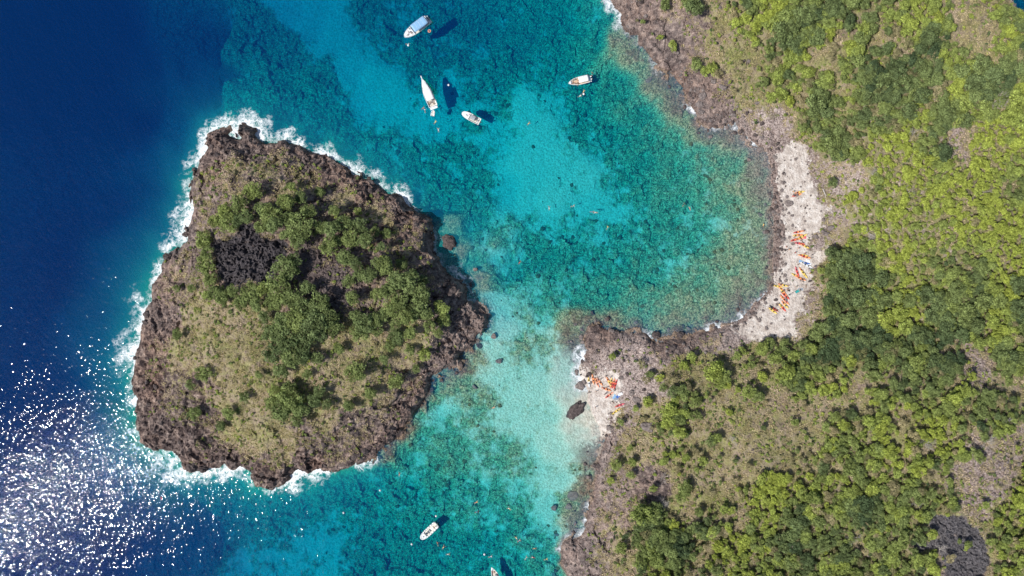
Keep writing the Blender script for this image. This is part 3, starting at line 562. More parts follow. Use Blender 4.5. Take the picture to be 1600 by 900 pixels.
# ------------------------------------------------------------------ trees
LANDMARKS = [('black lava field', 395, 405), ('north islet corner', 340, 205), ('south islet point', 430, 750), ('east islet point', 755, 500), ('west islet shore', 215, 600),
    ('cove beach', 932, 635), ('beach kayak rows', 1225, 465), ('upper beach end', 1215, 240), ('lower lava scar', 1500, 850),
    ('top slab shore', 1010, 80), ('stony headland tip', 925, 530), ('top right corner', 1600, 0), ('bare wood hollow', 1494, 218), ('grey wood rock', 1522, 565), ('lower right shore', 925, 780), ('bottom edge middle', 800, 900), ('long motor yacht', 669, 146)]
USED = {}
ONES = 'zero one two three four five six seven eight nine ten eleven twelve thirteen fourteen fifteen sixteen seventeen eighteen nineteen'.split()
def word(n): return ONES[n] if n < 20 else '%s%s' % (['twenty', 'thirty', 'forty', 'fifty', 'sixty', 'seventy', 'eighty', 'ninety'][n // 10 - 2], '-' + ONES[n % 10] if n % 10 else '')
def where(px, py, base):
    for nm, lx, ly in sorted(LANDMARKS, key=lambda q: (q[1] - px) ** 2 + (q[2] - py) ** 2)[:6]:
        dx = (px - lx) / 4; dy = (ly - py) / 4; bits = []
        if abs(dx) >= .5: bits.append('%s m %s' % (word(round(abs(dx)) or 1), 'right' if dx > 0 else 'left'))
        if abs(dy) >= .5: bits.append('%s m %s' % (word(round(abs(dy)) or 1), 'above' if dy > 0 else 'below'))
        s = '%s, %s %s' % (base, ', '.join(bits) or 'beside', nm)
        if s not in USED and len(s.replace('-', ' ').replace("'", ' ').split()) <= 17: USED[s] = 1; return s
    return s
def tree_label(px, py, r, tint):
    w = 'small' if r < 9.5 else ('medium' if r < 13 else 'wide')
    c = 'yellow-green' if tint < .2 else ('light green' if tint < .42 else ('olive green' if tint < .65 else 'dark green'))
    return where(px, py, '%s %s tree' % (w, c))
def add_tree(px, py, r_px, tint, k, group, exact=True):
    r = r_px / 4.0; h = 1.2 + r * .85                       # crown centre height above the ground
    x, y, z = place(px, py, h)
    t = empty('tree', (x, y, z - .1), rnd.uniform(0, 6.28)); tag(t, tree_label(px, py, r_px, tint), 'tree', group)
    c = link('crown', CROWNS[k % 6], t); k_ = 1.18 if px < 800 else 1.0; tint = min(1, tint + (.08 if px < 800 else 0)); c.scale = (r * 1.2 * k_, r * rnd.uniform(1.0, 1.3) * k_, r * rnd.uniform(.95, 1.25)); c.location = (0, 0, h); c['tint'] = float(tint)
    b = link('trunk', TRUNKS[k % 3], t); b.scale = (r * .9, r * .9, h * .8)
    return t
ISL_TREES = '''395,300,12,4 375,320,14,5 352,330,12,4 410,325,12,6 360,348,14,4 385,338,10,6 338,346,10,4 425,335,14,5 447,316,13,4 430,352,13,6 410,352,10,5 452,343,12,6 471,357,17,5 466,376,12,6 482,330,11,6 447,368,9,5
318,375,12,4 325,395,11,5 320,415,12,4 330,437,11,5 338,457,12,6 325,462,9,4 347,464,10,6 365,454,10,5 390,457,12,5 410,452,10,4 378,472,12,5 402,476,10,6 445,420,16,6 460,408,12,6 438,446,17,5 455,466,15,6 430,472,14,5
482,450,12,7 478,482,17,6 500,470,14,6 510,494,16,6 490,506,17,7 465,500,17,5 440,505,16,6 424,521,13,6 450,530,17,7 475,532,14,7 428,550,14,7 455,558,15,6 440,580,12,7 472,555,11,7 500,522,12,7 520,510,13,6 415,496,9,6
502,355,10,6 520,358,14,6 536,350,11,6 548,373,13,5 560,355,11,7 514,384,12,5 540,402,13,6 528,376,9,5 571,376,10,6 586,362,8,6 556,412,9,7 590,412,9,6 601,416,13,5 616,440,16,6 590,460,9,5 606,456,12,5 561,426,9,6
545,440,9,6 575,430,11,6 640,440,18,6 655,461,15,6 625,470,13,5 650,481,14,6 635,496,12,5 665,490,10,6 690,480,12,4 695,500,10,4 671,510,9,5 615,481,12,5 600,492,9,6 551,465,11,5 555,492,9,6 570,505,15,6 590,515,10,6
560,517,12,5 586,500,11,6 620,526,12,7 640,520,10,5 610,541,8,6 640,548,8,5 555,582,13,5 618,596,12,5 580,615,8,5 600,562,8,6 651,576,6,6 664,555,9,3 685,520,7,4 455,620,17,5 440,641,15,6 471,640,14,6 425,630,10,5
500,610,9,7 511,633,7,7 465,656,10,6 545,633,9,5 577,612,7,5 490,625,10,7 450,604,9,6 317,584,11,5 298,602,7,6 345,665,8,6 357,646,10,4 305,646,9,6 278,522,9,5 382,620,7,6 470,308,9,6 500,300,8,6 455,290,7,5 522,330,8,5
372,345,9,7 495,560,8,6 480,585,7,6 530,545,8,4 405,585,6,5 300,450,6,5 276,451,6,5 620,505,8,6 660,440,9,7 628,415,8,6 595,385,8,6 605,365,7,5 560,330,7,4 430,610,8,4'''.split()
n_big = 0
for i, tok in enumerate(ISL_TREES):
    x, y, r, tn = tok.split(','); add_tree(float(x), float(y), float(r), float(tn) / 10 + rnd.uniform(-.07, .07), i, 'trees growing on the islet'); n_big += 1
MAIN_TREES = '''1085,12,15,7 1076,2,11,6 1201,78,9,5 1275,157,19,7 1290,175,12,8 1270,175,10,6 1222,52,18,7 1245,70,15,8 1240,40,14,7 1262,22,16,7 1275,60,15,7 1300,15,14,7 1218,147,12,2 1205,152,9,2 1193,128,9,5 1203,108,8,4
1080,557,9,3 1068,571,9,2 1113,580,16,2 1130,590,12,4 1045,640,14,2 1052,612,10,7 1070,620,9,5 1045,660,12,2 1062,675,11,2 1036,606,7,6 1170,612,12,3 1185,620,9,6 1150,555,8,4 1190,545,12,3 1210,560,11,4 1230,580,12,2
1002,803,20,4 1022,806,13,5 985,742,8,5 988,722,8,4 984,700,6,4 1071,763,11,5 1063,778,10,4 1030,838,14,5 1048,860,13,6 1026,876,14,4 1055,880,11,6 1000,880,11,4 1110,690,10,6 1120,685,9,4 970,660,7,5 1092,800,9,5 1098,720,9,3
1303,227,15,6 1315,240,12,5 1325,222,11,7 1310,205,11,6 1449,60,14,8 1458,45,11,7 1300,285,8,7 1300,398,15,8 1320,410,16,8 1345,405,16,9 1300,425,14,7 1330,435,16,7 1355,430,14,8 1376,436,15,8 1310,455,14,7 1340,465,15,8 1362,460,14,8 1380,470,14,6
1300,485,13,6 1330,500,14,7 1355,495,15,6 1290,510,12,7 1320,525,14,7 1352,530,14,8 1385,500,14,1 1405,490,14,1 1415,510,13,2 1400,465,12,4 1420,470,13,6 1445,460,15,8 1470,470,14,7 1495,450,13,6 1455,490,14,8 1480,500,14,7 1510,485,15,5 1535,470,14,5
1590,445,14,8 1590,480,14,8 1560,470,12,5 1275,525,11,6 1268,545,11,3 1240,555,10,3 1330,565,9,1 1322,560,8,1 1480,515,15,8 1500,525,15,8 1525,510,13,7 1380,125,15,7 1400,110,14,8 1420,130,16,7 1440,150,14,8 1460,125,14,6 1395,150,14,7 1420,175,14,7 1365,150,13,7 1350,120,12,6
1530,100,15,7 1550,120,16,8 1570,105,13,7 1520,130,15,7 1590,160,16,2 1575,185,15,2 1595,190,14,3 1500,110,14,6 1540,150,14,8 1480,180,14,7 1505,190,12,7 1350,178,12,8 1345,60,11,5 1338,95,13,5'''.split()
for i, tok in enumerate(MAIN_TREES):
    x, y, r, tn = tok.split(','); add_tree(float(x), float(y), float(r), float(tn) / 10 + rnd.uniform(-.05, .05), i * 5 + 1, 'large trees of the mainland wood'); n_big += 1

# the rest of the wood: one mass
def poisson(n, rmin, accept, box=(-216, 216, -126, 126)):
    cell = rmin / 1.4142; occ = {}; out = []
    xs = rng.uniform(box[0], box[1], n); ys = rng.uniform(box[2], box[3], n); ok = accept(xs, ys)
    for x, y, o in zip(xs, ys, ok):
        if not o: continue
        k = (int(x // cell), int(y // cell))
        if any((k[0] + a, k[1] + b) in occ and math.hypot(occ[(k[0] + a, k[1] + b)][0] - x, occ[(k[0] + a, k[1] + b)][1] - y) < rmin for a in (-1, 0, 1) for b in (-1, 0, 1)): continue
        occ[k] = (x, y); out.append((x, y))
    return np.array(out)
def wood_ok(x, y):
    w = samp(FC['wood'], x, y) * (1 - samp(FC['sand'], x, y)) * (1 - np.clip(samp(FC['lava'], x, y) * 1.5, 0, 1)); d = samp(FC['d'], x, y)
    px = 800 + 4 * x; py = 450 - 4 * y; cove = (np.hypot(px - 940, py - 610) < 48)
    return (x > 5) & (d > 4) & ~cove & (samp(FC['sand'], x, y) < .22) & (rng.uniform(0, 1, x.shape) < sstep(.3, .95, w + fbm(x, y, 11, 3, 90) * .25) * .9 + .02)
P = poisson(90000, 1.25, wood_ok)
zz = samp(CZ, P[:, 0], P[:, 1]); dk = samp(FC['dark'], P[:, 0], P[:, 1])
rad = (.75 + 2.2 * rng.uniform(0, 1, len(P)) ** 1.7) * (1 + .18 * (dk > .6)) * (1 - .18 * (dk < .2)); tn = np.clip(dk + fbm(P[:, 0], P[:, 1], 9, 3, 91) * .6 + rng.normal(0, .15, len(P)), 0, 1)
hh = .5 + rad * .6 + rng.uniform(0, .7, len(P)) + dk * .9
scatter('wood', np.c_[P, zz + hh], np.c_[rng.uniform(-.15, .15, (len(P), 2)), rng.uniform(0, 6.28, len(P))], np.c_[rad * rng.uniform(.9, 1.5, len(P)), rad * rng.uniform(.8, 1.1, len(P)), rad * rng.uniform(.8, 1.25, len(P))], tn, CROWNS + DRYC, kinds=np.where(rng.uniform(0, 1, len(P)) < .06 + .5 * np.clip(.85 - samp(FC['wood'], P[:, 0], P[:, 1]), 0, .6), rng.integers(6, 8, len(P)), rng.integers(0, 6, len(P))), label=
        'continuous green canopy of low trees covering the mainland hillside', cat='wood')
# scrub
def scrub_ok(x, y):
    d = samp(FC['d'], x, y); g = samp(FC['grass'], x, y); w = samp(FC['wood'], x, y); s = samp(FC['sand'], x, y); lv = samp(FC['lava'], x, y)
    return (d > 2) & (s < .5) & (lv < .6) & (rng.uniform(0, 1, x.shape) < np.clip((g * .5 + w * 1.1) * (.35 + 1.3 * sstep(-.25, .35, fbm(x, y, 8, 4, 92))), 0, 1))
P = poisson(70000, .75, scrub_ok); P = P[(rng.uniform(0, 1, len(P)) < np.where(P[:, 0] < 5, .85, .97))]
zz = samp(CZ, P[:, 0], P[:, 1]); dk = samp(FC['dark'], P[:, 0], P[:, 1]); rad = rng.uniform(.4, 1.0, len(P)) ** 1.2 * 1.15
scatter('scrub', np.c_[P, zz + rad * .35], np.c_[np.zeros((len(P), 2)), rng.uniform(0, 6.28, len(P))], np.c_[rad, rad * rng.uniform(.8, 1.2, len(P)), rad * .85], np.clip(.35 + dk * .2 + rng.normal(0, .2, len(P)), 0, 1),
        BUSHES + DRYB, 'low olive and yellowish scrub dotted over the dry slopes', 'scrub', kinds=np.where(rng.uniform(0, 1, len(P)) < .5, rng.integers(0, 3, len(P)), rng.integers(3, 7, len(P))))
# dry grass
def grass_ok(x, y):
    d = samp(FC['d'], x, y); g = samp(FC['grass'], x, y); s = samp(FC['sand'], x, y); lv = samp(FC['lava'], x, y); rk = samp(FC['rock'], x, y)
    return (d > 2.5) & (s < .55) & (lv < .55) & (rng.uniform(0, 1, x.shape) < np.clip(g * (.3 + 1.5 * sstep(-.3, .3, fbm(x, y, 4, 4, 93))) - rk * .25, 0, 1))
P = poisson(95000, .55, grass_ok)
zz = samp(CZ, P[:, 0], P[:, 1]); sc = rng.uniform(.7, 1.5, len(P))
scatter('dry_grass', np.c_[P, zz], np.c_[np.zeros((len(P), 2)), rng.uniform(0, 6.28, len(P))], np.c_[sc, sc, sc], np.clip(.4 + fbm(P[:, 0], P[:, 1], 10, 3, 94) * .7 + rng.normal(0, .15, len(P)), 0, 1), TUFTS,
        'dry straw coloured grass tufts over the rocky slopes', 'grass')
# stones: crags on the rocky rim, cobbles at the beach, weedy heads under water
def rim_ok(x, y):
    d = samp(FC['d'], x, y); rk = samp(FC['rock'], x, y); st = samp(FC['st'], x, y)
    return (d > -2.5) & (rng.uniform(0, 1, x.shape) < np.clip(rk * 1.2 - .35, 0, 1) * np.clip(st, .25, 1) * np.where(x > 5, .35, .8) * (.3 + sstep(-.2, .4, fbm(x, y, 7, 3, 95))))
P = poisson(30000, .9, rim_ok); zz = samp(CZ, P[:, 0], P[:, 1]); sc = .3 + rng.uniform(0, 1, len(P)) ** 3 * 1.3
scatter('rim_rocks', np.c_[P, zz], rng.uniform(-.5, .5, (len(P), 3)) + np.c_[np.zeros((len(P), 2)), rng.uniform(0, 6, len(P))], np.c_[sc * rng.uniform(.7, 1.4, len(P)), sc, sc * .8], np.zeros(len(P)), CRAGS,
        'broken volcanic blocks along the rocky shores', 'rocks')
def cob_ok(x, y):
    sd = samp(FC['sd'], x, y); st = samp(FC['st'], x, y); s = samp(FC['sand'], x, y); rk = samp(FC['rock'], x, y); py = 450 - 4 * y
    near = np.exp(-((sd - 1.5) / 3.4) ** 2); cove = (py > 600) & (py < 675) & (x < 40)
    p = near * np.where(st < .45, .85, .25) + .10 * s + .12 * rk
    return (sd > -6) & (x > 5) & ~cove & (rng.uniform(0, 1, x.shape) < p)
P = poisson(90000, .42, cob_ok); zz = samp(CZ, P[:, 0], P[:, 1]); sc = .16 + rng.uniform(0, 1, len(P)) ** 4 * .75
scatter('shore_stones', np.c_[P, zz + sc * .2], np.c_[np.zeros((len(P), 2)), rng.uniform(0, 6, len(P))], np.c_[sc * 1.2, sc, sc], np.zeros(len(P)), STONES + CRAGS[:2],
        'brown and grey cobbles strewn along the water line of the bay', 'stones')
def cor_ok(x, y):
    sd = samp(FC['sd'], x, y); rf = samp(FC['reef'], x, y); dp = samp(FC['depth'], x, y)
    return (sd < -1) & (dp < 9) & (rng.uniform(0, 1, x.shape) < (rf * .5 + .02) * (.15 + sstep(0, .5, fbm(x, y, 9, 3, 96))))
P = poisson(30000, 1.1, cor_ok); zz = samp(CZ, P[:, 0], P[:, 1]); sc = .2 + rng.uniform(0, 1, len(P)) ** 3 * .75
zz = np.minimum(zz, -.5 - sc * .5)
scatter('reef_heads', np.c_[P, zz], np.c_[np.zeros((len(P), 2)), rng.uniform(0, 6, len(P))], np.c_[sc * 1.2, sc, sc * .7], np.zeros(len(P)), CORALS,
        'brown weedy rocks and coral heads on the shallow sea bed', 'reef')

# ------------------------------------------------------------------ single boulders
BIG = [boulder_mesh('boulder', 400 + i, M_rock, 4, .75, .35) for i in range(4)]
SMALLB = [boulder_mesh('boulder', 420 + i, M_cobble, 3, .75, .3) for i in range(4)]
BOULD = [(900,640,38,20,-52,2.6,'long brown sea rock standing alone in the pale cove shallows',0),(701,379,28,24,20,2.4,'round dark rock ringed by foam off the islet\'s east shore',0),(703,456,26,20,0,3,'large rounded brown boulder on the islet\'s east shore by the dark cleft',0),
 (906,602,17,15,10,1.6,'squat brown boulder at the cove\'s edge beside the yellow and white kayak',1),(901,581,7,9,0,.9,'small dark round rock between two pale foam patches at the cove',1),(912,597,10,9,40,1.2,'brown rock touching the squat boulder\'s right side at the cove edge',1),
 (1233,318,14,10,10,1.2,'largest dark boulder on the upper part of the long pale beach',1),(1232,333,6,5,0,.6,None,1),(1238,337,7,5,0,.5,None,1),(1233,371,5,6,0,.6,None,1),(1239,381,6,5,0,.7,'dark green grey rock below the middle kayak pile on the long beach',1),
 (1273,370,13,8,5,1.1,'grey boulder alone on sand between kayaks and the twin rocks',1),(1289,364,17,11,30,1.7,'left one of the twin grey rocks at the beach\'s upper edge',1),(1298,357,15,11,-30,1.7,'right one of the twin grey rocks at the beach\'s upper edge',1),(1216,352,4,5,0,.5,None,1),(1238,352,5,6,0,.6,None,1),
 (1115,127,10,12,10,1.6,'upper loose boulder with a hard shadow on the upper mainland slabs',1),(1128,138,16,13,0,1.8,'pinkish round boulder below the upper loose boulder on the slabs',1),(1098,150,12,12,0,1.4,'boulder just above the water on the upper mainland shore',1),(1092,163,14,12,15,1.2,None,1),(1096,175,13,9,25,1.1,None,1),
 (1014,125,16,8,-40,.5,'greenish flat rock awash off the upper mainland shore',1),(743,421,8,6,0,1.0,'small reddish rock in turquoise water off the islet\'s east cleft',1),(771,525,9,10,0,.8,'orange brown rock with shadow in the channel shallows',1),(780,565,12,9,0,.6,'lower brown rock awash in the channel shallows',1),(741,605,12,5,35,.4,'long thin brown rock lying under the channel water',1),
 (896,775,18,16,0,.5,'round brown rock under water off the lower right shore',1),(888,792,12,10,0,.5,'dark round rock under water below the round brown one',1),(866,795,10,10,0,.4,None,1),(986,615,12,9,0,1.3,None,1),(995,625,14,11,20,1.2,'brown boulder in the scrub right of the cove',1),(970,590,10,7,0,.9,None,1),(1013,668,26,18,10,1.6,'large brown outcrop at the scrub edge right of the cove',1),
 (952,669,14,10,0,1.1,'dark boulder at the cove\'s lower end',1),(1062,524,14,12,0,2,'dark boulder among the foam on the bay\'s lower shore',0),(1025,524,14,14,0,2,None,0),(1047,534,18,10,0,1.8,None,0),(1170,492,9,8,0,.8,None,1),(1179,490,8,6,0,.7,None,1),(1186,500,7,8,0,.7,None,1),(1150,505,8,7,0,.8,None,1),(1170,250,8,7,0,.9,None,1),(1188,234,12,10,0,1.2,None,1),(1160,215,12,10,0,1.2,None,1),
 (650,352,7,6,0,.7,None,0),(735,445,7,7,0,.7,None,0),(755,500,7,7,0,.9,None,0),(262,402,14,14,0,2,'dark block standing in foam on the islet\'s west shore',0),(290,366,12,9,0,1.5,None,0),(300,728,22,20,80,3,'dark fractured stack on the islet\'s lower left shore',0),(316,732,14,16,90,2.4,None,0),(350,716,10,9,0,1.6,'brown rock in the foam inlet on the islet\'s lower shore',0)]
for i, (px, py, a, b, rot, hgt, lab, kind) in enumerate(BOULD):
    x, y, z = place(px, py); z = ground(x, y)
    o = link('boulder', (SMALLB if kind else BIG)[i % 4]); o.location = (x, y, max(z, -.15 if hgt > .6 else -.55) + hgt * .12); o.scale = (a / 8.3, b / 8.3, hgt * .8); o.rotation_euler = (0, 0, R(rot if not rot else -rot))
    tag(o, lab or where(px, py, 'small grey rock' if max(a, b) < 9 else 'brown boulder'), 'rock', 'single boulders around the shores')

# ------------------------------------------------------------------ bare trees and driftwood
def bare_tree_mesh(name, seed):
    g = random.Random(seed); V = []; Fc = []
    def grow(p, d, ln, r, lv):
        e = p + d * ln; tube(V, Fc, p, e, r, r * .6, 5)
        if lv == 0: return
        for k in range(3 if lv > 1 else 2):
            q = (d + Vector((g.gauss(0, .55), g.gauss(0, .55), g.gauss(.05, .3)))).normalized()
            grow(p + d * ln * g.uniform(.55, 1), q, ln * g.uniform(.6, .85), r * .55, lv - 1)
    for k in range(7):
        a = g.uniform(-.9, .9) + (3.1 if k == 6 else 0); grow(Vector((0, 0, -.1)), Vector((math.cos(a), math.sin(a), g.uniform(.3, .9))).normalized(), g.uniform(1.0, 1.9), .075, 3)
    return mesh_from(name, V, Fc, [M_deadwood])
BARE = [bare_tree_mesh('bare_tree', 50 + i) for i in range(3)]
for i, (px, py, sc_) in enumerate([(1553,160,1.5),(1545,145,1.2),(1430,210,1.1),(1468,245,1.2),(1360,365,1.3),(1415,305,1.0),(1365,275,.9),(1540,300,1.0),(1430,775,1.2),(1445,690,1.1),(1540,690,1.2),(1575,665,1.1),(1335,840,1.0),(1310,470,.8),(1305,408,.8),(1035,790,.9),(1145,690,.9),(1040,745,.9),(1218,30,.9),(1130,830,1.0),(1470,860,.9),(1560,560,.9)]):
    x, y, z = place(px, py, 1.5); o = link('bare_tree', BARE[i % 3]); o.location = (x, y, z + 1.0); o.scale = (sc_,) * 3; o.rotation_euler = (0, 0, i * 1.3)
    tag(o, where(px, py, 'leafless grey branched tree'), 'dead tree', 'bare trees in the scrub')
V = []; Fc = []; tube(V, Fc, (-2.1, 0, .25), (.4, .1, .3), .20, .16, 8); tube(V, Fc, (.4, .1, .3), (2.0, -.05, .35), .16, .08, 8); tube(V, Fc, (.3, .1, .3), (1.0, .7, .5), .07, .03, 5)
x, y, z = place(1288, 303); o = link('fallen_log', mesh_from('fallen_log', V, Fc, [M_deadwood])); o.location = (x, y, z); o.rotation_euler = (0, 0, R(-72)); o.scale = (.95, 1.3, 1)
tag(o, 'bleached white fallen log at the top edge of the long beach', 'log')

# ------------------------------------------------------------------ people
def skin_body(name, J, E):
    """J: joint -> (x,y,z,r); E: edges; grown as one surface"""
    names = list(J); idx = {n: i for i, n in enumerate(names)}
    me = bpy.data.meshes.new(name); me.from_pydata([J[n][:3] for n in names], [(idx[a], idx[b]) for a, b in E], []); me.update()
    o = bpy.data.objects.new(name, me); COL.objects.link(o)
    o.modifiers.new('s', 'SKIN'); sm = o.modifiers.new('d', 'SUBSURF'); sm.levels = 1
    for i, n in enumerate(names):
        sv = me.skin_vertices[0].data[i]; sv.radius = (J[n][3], J[n][3] * (.72 if n in ('pelvis', 'waist', 'chest') else 1)); sv.use_root = (n == 'pelvis')
    dg = bpy.context.evaluated_depsgraph_get(); res = bpy.data.meshes.new_from_object(o.evaluated_get(dg)); bpy.data.objects.remove(o); bpy.data.meshes.remove(me)
    res.name = name; res.polygons.foreach_set('use_smooth', [True] * len(res.polygons)); return res
def person_mesh(pose):
    J = {}; E = []
    def add(n, p, r, par=None):
        J[n] = (p[0], p[1], p[2], r)
        if par: E.append((par, n))
    if pose == 'swim':   # lying on the water, arms ahead, head along +x
        add('pelvis', (0, 0, 0), .15); add('waist', (.17, 0, 0), .13, 'pelvis'); add('chest', (.38, 0, .02), .16, 'waist'); add('neck', (.56, 0, .05), .06, 'chest'); add('head', (.72, 0, .06), .105, 'neck'); add('nose', (.76, 0, -.05), .03, 'head')
        legs = {1: [(-.38, .13, -.02), (-.78, .2, -.05), (-.98, .24, -.08)], -1: [(-.40, -.10, -.06), (-.76, -.12, .02), (-.97, -.13, -.02)]}
        arms = {1: [(.48, .2, .03), (.66, .38, 0), (.92, .34, -.03)], -1: [(.46, -.2, .03), (.36, -.46, -.02), (.58, -.60, -.06)]}
    elif pose == 'sit':
        add('pelvis', (0, 0, .14), .16); add('waist', (-.03, 0, .32), .135, 'pelvis'); add('chest', (-.05, 0, .52), .165, 'waist'); add('neck', (-.03, 0, .70), .06, 'chest'); add('head', (0, 0, .84), .105, 'neck'); add('nose', (.10, 0, .83), .03, 'head')
        legs = {1: [(.40, .16, .40), (.72, .16, .08), (.88, .17, .06)], -1: [(.44, -.14, .16), (.84, -.17, .07), (.98, -.2, .1)]}
        arms = {1: [(-.03, .21, .62), (.12, .28, .38), (.34, .2, .42)], -1: [(-.05, -.21, .62), (-.2, -.3, .36), (-.26, -.3, .1)]}
    else:
        add('pelvis', (0, 0, .92), .155); add('waist', (.01, 0, 1.10), .13, 'pelvis'); add('chest', (0, 0, 1.32), .165, 'waist'); add('neck', (.01, 0, 1.50), .06, 'chest'); add('head', (.03, 0, 1.63), .105, 'neck'); add('nose', (.13, 0, 1.62), .028, 'head')
        st = .16 if pose == 'walk' else .02
        legs = {1: [(st, .1, .50), (st * .6, .11, .09), (st + .14, .12, .05)], -1: [(-st * .4, -.1, .50), (-st * 1.8, -.11, .10), (-st * 1.4 + .12, -.12, .05)]}
        arms = {1: [(0, .2, 1.42), (-.06 - st * .4, .28, 1.14), (.1, .30, .92)], -1: [(0, -.2, 1.42), (.04 + st, -.27, 1.15), (.26, -.26, 1.04)]}
    for s_ in (1, -1):
        t = 'l' if s_ > 0 else 'r'
        k, a, f = legs[s_]; pv = J['pelvis']; hp = (pv[0] + (k[0] - pv[0]) * .16, s_ * .1, pv[2] + (k[2] - pv[2]) * .16)
        add('hip' + t, hp, .095, 'pelvis'); add('knee' + t, k, .062, 'hip' + t); add('ank' + t, a, .042, 'knee' + t); add('toe' + t, f, .034, 'ank' + t)
        sh, el, wr = arms[s_]; add('sho' + t, sh, .062, 'chest'); add('elb' + t, el, .042, 'sho' + t); add('wri' + t, wr, .028, 'elb' + t)
        d = (Vector(wr) - Vector(el)).normalized(); side = d.cross(Vector((0, 0, 1)) if abs(d.z) < .8 else Vector((1, 0, 0))).normalized()
        pl = Vector(wr) + d * .07; add('palm' + t, pl, .034, 'wri' + t)
        for q in range(4):
            off = side * (.022 * (q - 1.5)); ln = [.075, .088, .082, .062][q]
            add('kn%d' % q + t, pl + off + d * .03, .011, 'palm' + t); add('ft%d' % q + t, pl + off * 1.2 + d * (.03 + ln) + Vector((0, 0, -.015)), .008, 'kn%d' % q + t)
        add('th' + t, Vector(wr) + d * .05 + side * .05, .011, 'wri' + t)
    me = skin_body('body_' + pose, J, E)
    # slot 0 skin, 1 lower garment, 2 upper garment
    hipx = Vector(J['pelvis'][:3]); ch = Vector(J['chest'][:3]); ax = (ch - hipx)
    for p in me.polygons:
        c = p.center; u = (c - hipx).dot(ax) / ax.length_squared; rad = ((c - hipx) - ax * u).length
        legd = min((c - Vector(J['hip' + t][:3])).length for t in 'lr')
        if -.25 < u < .32 and rad < .27 or legd < .15: p.material_index = 1
        elif .32 <= u < 1.30 and rad < .24: p.material_index = 2
    hd = Vector(J['head'][:3]); bm = bmesh.new(); bmesh.ops.create_icosphere(bm, subdivisions=2, radius=.125)
    back = Vector((-.035, 0, .03)) if pose != 'swim' else Vector((.0, 0, .05))
    cut = [v for v in bm.verts if (v.co.x > .05 and v.co.z < .03) or v.co.z < -.09] if pose != 'swim' else [v for v in bm.verts if v.co.z < -.04]
    bmesh.ops.delete(bm, geom=cut, context='VERTS')
    for v in bm.verts: v.co = v.co * Vector((1, .88, 1.0)) if 0 else Vector((v.co.x, v.co.y * .88, v.co.z)) + hd + back
    hm = bpy.data.meshes.new('hair_' + pose); bm.to_mesh(hm); bm.free()
    for m in (me, hm):
        for _ in range(3 if m is me else 1): m.materials.append(SKIN[0])
    return me, hm
POSE = {p: person_mesh(p) for p in ('stand', 'walk', 'sit', 'swim')}
def person(pose, loc, rz, skin, low, up, hair, label, group):
    t = empty('person', loc, rz); tag(t, label, 'person', group); bm_, hm_ = POSE[pose]
    b = link('body', bm_, t); h = link('hair', hm_, t)
    for i, m in enumerate((SKIN[skin], PAINT[low], PAINT[up] if up else SKIN[skin])): b.material_slots[i].link = 'OBJECT'; b.material_slots[i].material = m
    h.material_slots[0].link = 'OBJECT'; h.material_slots[0].material = HAIR[hair]; return t
CLOTH = ['black', 'red', 'blue', 'white', 'yellow', 'teal', 'orange', 'dark', 'pink', 'green']
def cn(c): return {'dark': 'navy', 'teal': 'turquoise'}.get(c, c)
PEOPLE = [(918,614,'stand'),(922,613,'sit'),(931,611,'walk'),(944,616,'stand'),(946,614,'walk'),(956,627,'sit'),(958,629,'stand'),(948,605,'stand'),(953,589,'stand'),(930,636,'walk'),(950,646,'walk'),(938,592,'stand'),(945,588,'stand'),(933,590,'stand'),(963,628,'stand'),(966,638,'sit'),
 (1232,390,'walk'),(1241,395,'stand'),(1245,414,'stand'),(1266,404,'stand'),(1272,416,'walk'),(1263,420,'sit'),(1264,427,'stand'),(1238,438,'sit'),(1252,438,'walk'),(1245,447,'sit'),(1249,453,'sit'),(1231,446,'stand'),(1229,452,'stand'),(1232,461,'stand'),(1214,475,'stand'),(1258,446,'sit'),(1207,483,'stand'),(1211,486,'stand'),
 (1250,376,'stand'),(1255,379,'sit'),(1260,390,'stand'),(1228,386,'sit'),(1254,361,'stand'),(1275,364,'stand'),(1240,371,'stand'),(1263,372,'sit'),(1246,388,'stand'),(1234,297,'walk'),(1268,398,'stand'),(1219,444,'stand'),(1238,300,'stand'),(1256,396,'stand')]
for i, (px, py, ps) in enumerate(PEOPLE):
    x, y, z = place(px, py); z = max(ground(x, y), -.35); low = CLOTH[(i * 3) % 10]; up = CLOTH[(i * 7 + 2) % 10] if i % 3 else None
    person(ps, (x, y, z), i * 2.4, i % 3, low, up, (i * 2) % 3, where(px, py, 'person %s in %s%s' % ({'stand': 'standing', 'walk': 'walking', 'sit': 'sitting'}[ps], cn(low), (' and ' + cn(up)) if up and up != low else '')), 'bathers on the beaches')
SWIM = [(624,741,85),(252,779,100),(796,795,150),(807,841,120),(811,845,40),(835,857,10),(822,872,60),(833,871,170),(853,874,20),(826,193,50),(858,325,95),(925,331,0),(931,332,180),(949,356,70),(1078,326,110),(1068,320,60),(912,143,70),(906,150,30),(917,120,10),(920,124,50),(925,116,80),(661,169,40),(664,173,100),(680,191,60),(685,203,100),(745,800,20),(771,637,30),(637,69,0),(744,785,30),(684,850,100),(693,855,60),(700,866,10),(766,870,20),(1193,352,80),(895,322,20),(812,410,60)]
for i, (px, py, an) in enumerate(SWIM):
    x, y = W(px, py); low = ['red', 'black', 'yellow', 'white', 'blue', 'orange', 'teal'][i % 7]; up = ['black', None, 'white', 'yellow', None][i % 5]
    if i == 1: low, up = 'red', 'red'
    person('swim', (x, y, .02), R(an), i % 2, low, up, i % 3, where(px, py, 'snorkeller in %s' % cn(low)), 'swimmers in the water')

